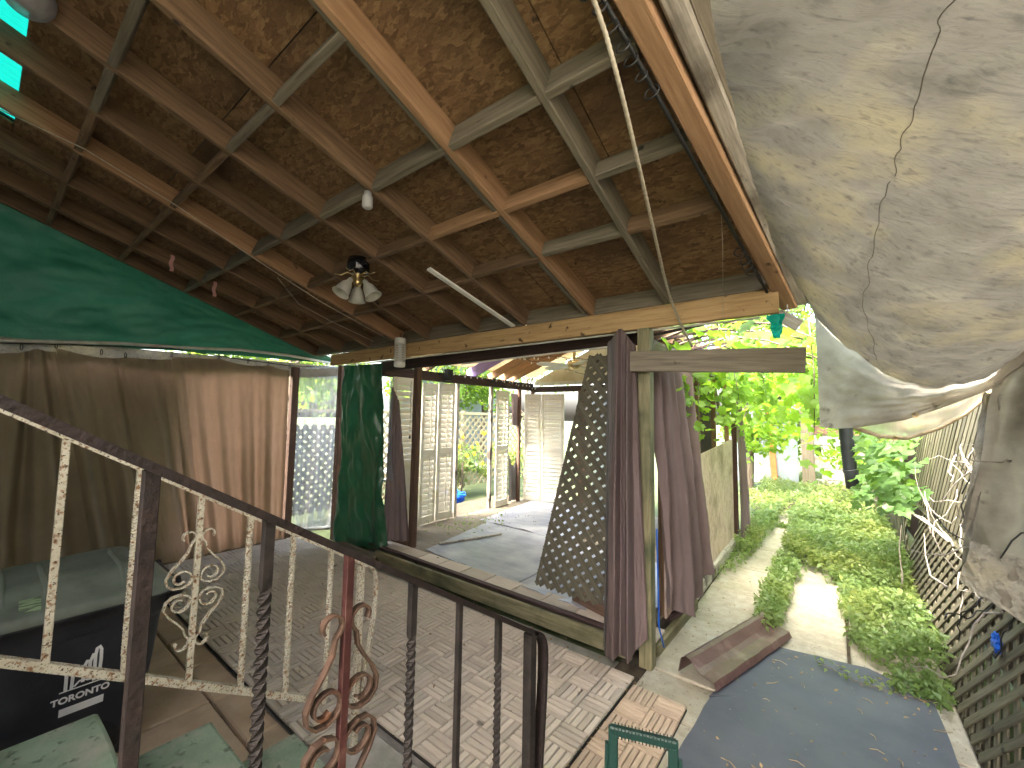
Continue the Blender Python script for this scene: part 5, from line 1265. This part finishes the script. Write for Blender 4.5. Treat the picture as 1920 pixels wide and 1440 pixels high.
# dry branches on the fence
db = empty('dry_branches', (.45, 4, .9), 'tangle of bare pale branches and wires on the lattice fence', 'dry branches')
def wander(p, d, L, n=8, j=.25):
    p = V(p); d = V(d).normalized(); o = [p.copy()]
    for _ in range(n):
        d = (d+V((random.gauss(0, j)*.4, random.gauss(0, j), random.gauss(0, j)))).normalized(); p = p+d*(L/n); o.append(p.copy())
    return o
def brn(path_, r): MB().tube(path_, [r*(1-.7*i/(len(path_)-1)) for i in range(len(path_))], 6).build('branch', 'twig', db, True)
b1 = [at(1780, 1015, 'X', .58), at(1745, 985, 'X', .54), at(1705, 960, 'X', .48), at(1665, 950, 'X', .41), at(1635, 935, 'X', .35)]; brn(b1, .012)
b2 = [at(1760, 1000, 'X', .57), at(1730, 970, 'X', .53), at(1700, 960, 'X', .46), at(1660, 965, 'X', .4)]; brn(b2, .008)
b3 = [at(1690, 1130, 'X', .42), at(1692, 1080, 'X', .42), at(1686, 1030, 'X', .41), at(1690, 985, 'X', .42)]; brn(b3, .009)
b4 = [at(1745, 1000, 'X', .57), at(1738, 950, 'X', .57), at(1728, 930, 'X', .56)]; brn(b4, .007)
b5 = [at(1775, 1100, 'X', .47), at(1745, 1080, 'X', .46), at(1735, 1040, 'X', .46), at(1733, 1000, 'X', .46)]; brn(b5, .007)
for k in range(24):
    brn(wander(onu(random.uniform(2.9, 4.6), random.uniform(.6, 1.5), .06), (-.12, random.uniform(-1, 1), random.uniform(-.7, .6)), random.uniform(.25, .7), 8, .35), random.uniform(.003, .0065))
wl = empty('wire_tangle', (.45, 3.6, .9), 'dark tangled light wires caught on the lattice fence', 'wires')
for k in range(9):
    MB().tube(wander(onu(3.3+random.uniform(-.3, .4), 1.0+random.uniform(-.25, .25), .05), (-.1, random.uniform(-1, .6), random.uniform(-1, .4)), random.uniform(.4, .9), 14, .6), .0035, 5).build('wire', 'cord', wl, True)
# blue bag caught on the fence; blue bag in the garden
def crumple(name, c, s, mt, label, cat, seed, n=18):
    b = MB(); 
    for j in range(n+1):
        for i in range(n):
            th_, ph = pi*j/n, 2*pi*i/n
            d = V((sin(th_)*cos(ph), sin(th_)*sin(ph), cos(th_))); k = 1+.55*nz(d.x*2.2, d.y*2.2, d.z*2.2+seed)+.25*nz(d.x*6, d.y*6, d.z*6+seed)
            b.v.append((c[0]+d.x*k*s[0], c[1]+d.y*k*s[1], c[2]+d.z*k*s[2]))
    for j in range(n):
        for i in range(n): b.f.append((j*n+i, j*n+(i+1) % n, (j+1)*n+(i+1) % n, (j+1)*n+i))
    return tag(b.build(name, mt, None, False), label, cat)
q = at(1868, 1205, 'X', .6); crumple('blue_bag', q, (.015, .05, .045), 'blue', 'crumpled blue plastic bag caught in the lattice fence', 'plastic bag', 3)
q2 = at(1882, 1232, 'X', .46); 
crumple('blue_tarp', (-5.6, 5.45, .12), (.22, .3, .13), 'blue', 'crumpled blue plastic tarp on the ground outside the shutters', 'tarp', 6)
crumple('teal_bag', at(1413, 993, 'Z', .05), (.05, .04, .03), 'teal', 'small pale teal bag at the foot of the far mauve curtain', 'plastic bag', 9)

# ================================================================== loose things on the ground
# brown metal trim piece
gp = empty('metal_trim', (-.6, 3.1, .02), 'bent brown metal eaves trim lying across the mat corner', 'metal trim')
ga, gb = at(1308, 1280, 'Z', .02), at(1452, 1185, 'Z', .02)
ax = (gb-ga).normalized(); sd_ = V((0, 0, 1)).cross(ax); 
prof = [(.13, .005), (.11, .10), (.075, .125), (.05, .118), (.03, .10), (.0, .075), (-.03, .06), (-.07, .055), (-.10, .05), (-.115, .012)]
b = MB(); n = 24
for i in range(n+1):
    t = i/n; c = ga.lerp(gb, t)
    for (s, z) in prof: b.v.append(tuple(c+sd_*(s+.004*nz(t*9, s*20, 3))+V((0, 0, z*.95+.006*nz(t*7, s*9, 5)))))
m_ = len(prof); nv0 = len(b.v)
for i in range(n+1):
    for k, (s, z) in enumerate(prof):
        v = V(b.v[i*m_+k]); b.v.append(tuple(v+V((0, 0, -.003))+sd_*(-.002)))
for i in range(n):
    for k in range(m_-1):
        b.f.append((i*m_+k, i*m_+k+1, (i+1)*m_+k+1, (i+1)*m_+k)); b.f.append((nv0+i*m_+k, nv0+(i+1)*m_+k, nv0+(i+1)*m_+k+1, nv0+i*m_+k+1))
for i in (0, n):
    for k in range(m_-1): b.f.append((i*m_+k, nv0+i*m_+k, nv0+i*m_+k+1, i*m_+k+1))
for k in (0, m_-1):
    for i in range(n): b.f.append((i*m_+k, (i+1)*m_+k, nv0+(i+1)*m_+k, nv0+i*m_+k))
b.build('trim_sheet', 'gutter', gp)
# green plastic handle frame
gf = empty('green_handle_frame', (-.65, 1.6, 0), 'dark green plastic carrying frame with ribbed grip standing on tan tiles', 'garden caddy')
hl, hr = at(1150, 1368, 'Z', .42), at(1262, 1395, 'Z', .42)
hx = (hr-hl).normalized(); hy = V((0, 0, 1)).cross(hx)
beam('grip', hl-hx*.01, hr+hx*.01, .028, .032, 'greenpl', gf, (0, 0, 1), .008)
for k in range(17):
    c = hl.lerp(hr, (k+.5)/17); MB().box(c, (.004, .032, .037), Mx((hx, hy, V((0, 0, 1)))).transposed()).build('grip_rib', 'greenpl', gf)
for p, s in ((hl, -1), (hr, 1)):
    beam('leg', p+V((0, 0, .012)), p+hx*s*.0+V((0, 0, -.40))-hy*.03, .036, .02, 'greenpl', gf, hy, .005)
    beam('side_rib', p+hx*s*.024+V((0, 0, -.05)), p+hx*s*.03+V((0, 0, -.40))-hy*.03, .014, .02, 'greenpl', gf, hy, .004)
mid_ = (hl+hr)/2-hy*.03
MB().box(V((mid_.x, mid_.y, .035)), (.25, .3, .05), Mx((hx, hy, V((0, 0, 1)))).transposed()).build('tray', 'greenpl', gf)
for k, (y, x0, L, a, lb) in enumerate(((2.72, -4.45, .5, 12, 'broken grey board lying before the green hanging tarp'), (2.68, -3.95, .35, -20, 'short splintered board at the left end of the deck front'), (2.62, -4.15, .3, 30, 'small rotten board among the litter by the deck edge'))):
    beam('broken_board', (x0, y, .045+.012*k), (x0+L*cos(R(a)), y+L*sin(R(a))*.5, .05+.02*k), .075, .022, 'greywd' if k else 'greyw', None, (0, 0, 1), .006, label=lb, cat='board', group='broken boards by the deck edge')
# litter
dpz = [(random.uniform(-.6, .4), random.uniform(1.6, 3.4), .02) for _ in range(60)]+[(random.uniform(-4.6, -1.2), random.uniform(2.55, 2.77), .03) for _ in range(60)]+[(random.uniform(-4.6, -3.2), random.uniform(2.65, 2.78), .035) for _ in range(50)]
dpz += [(random.uniform(-.5, .4), random.uniform(3.2, 3.6), .02) for _ in range(50)]+[(-1.0+random.gauss(0, .02), random.uniform(1.5, 2.7), .012) for _ in range(60)]+[(random.uniform(-4, -1.2), random.uniform(1.2, 2.7), .03) for _ in range(40)]
dpz += [(random.uniform(-4.0, -3.2), random.uniform(4.3, 5.2), .125) for _ in range(60)]+[(random.uniform(-1.0, -.6), random.uniform(2.9, 5), .01) for _ in range(60)]
tag(leaves('leaf_litter', np.array(dpz), .024, 'leaf_dry', upbias=1.6, jit=.3), kind='stuff')
tw = MB()
for k in range(46):
    x, y = (random.uniform(-.6, .4), random.uniform(1.6, 3.4)) if k < 26 else (random.uniform(-4.6, -3.4), random.uniform(2.6, 2.78))
    a = random.uniform(0, pi); L = random.uniform(.03, .09); z = .019 if k < 26 else .03
    tw.tube([(x, y, z), (x+L*.5*cos(a), y+L*.5*sin(a), z+.004), (x+L*cos(a+.3), y+L*sin(a+.3), z)], .0018, 4, False)
tag(tw.build('twig_litter', 'leaf_dry'), kind='stuff')
ps = at(880, 985, 'Z', .13)
P3 = np.array([(ps.x+random.gauss(0, .18), ps.y+random.gauss(0, .3), .13+abs(random.gauss(0, .05))) for _ in range(160)])
wp = empty('wilted_plant', tuple(ps), 'wilted plant trailing over the deck mat from the garden opening', 'plant')
leaves('foliage', P3, .04, 'leaf_ground', wp, upbias=.8)
# vine runner across the mat
rn = empty('creeping_runner', (.1, 3.2, .02), 'creeping runner of weeds across the corner of the dark alley mat', 'weed')
rpts = [at(x, y, 'Z', .022) for x, y in ((1530, 1240), (1600, 1275), (1660, 1295), (1720, 1310), (1790, 1325))]
MB().tube(rpts, .003, 5).build('stem', 'bark', rn)
P4 = np.array([tuple(poly(rpts, random.random())+V((random.gauss(0, .03), random.gauss(0, .03), .01+random.random()*.03))) for _ in range(90)])
leaves('foliage', P4, .035, 'leaf_ground', rn, upbias=.9)
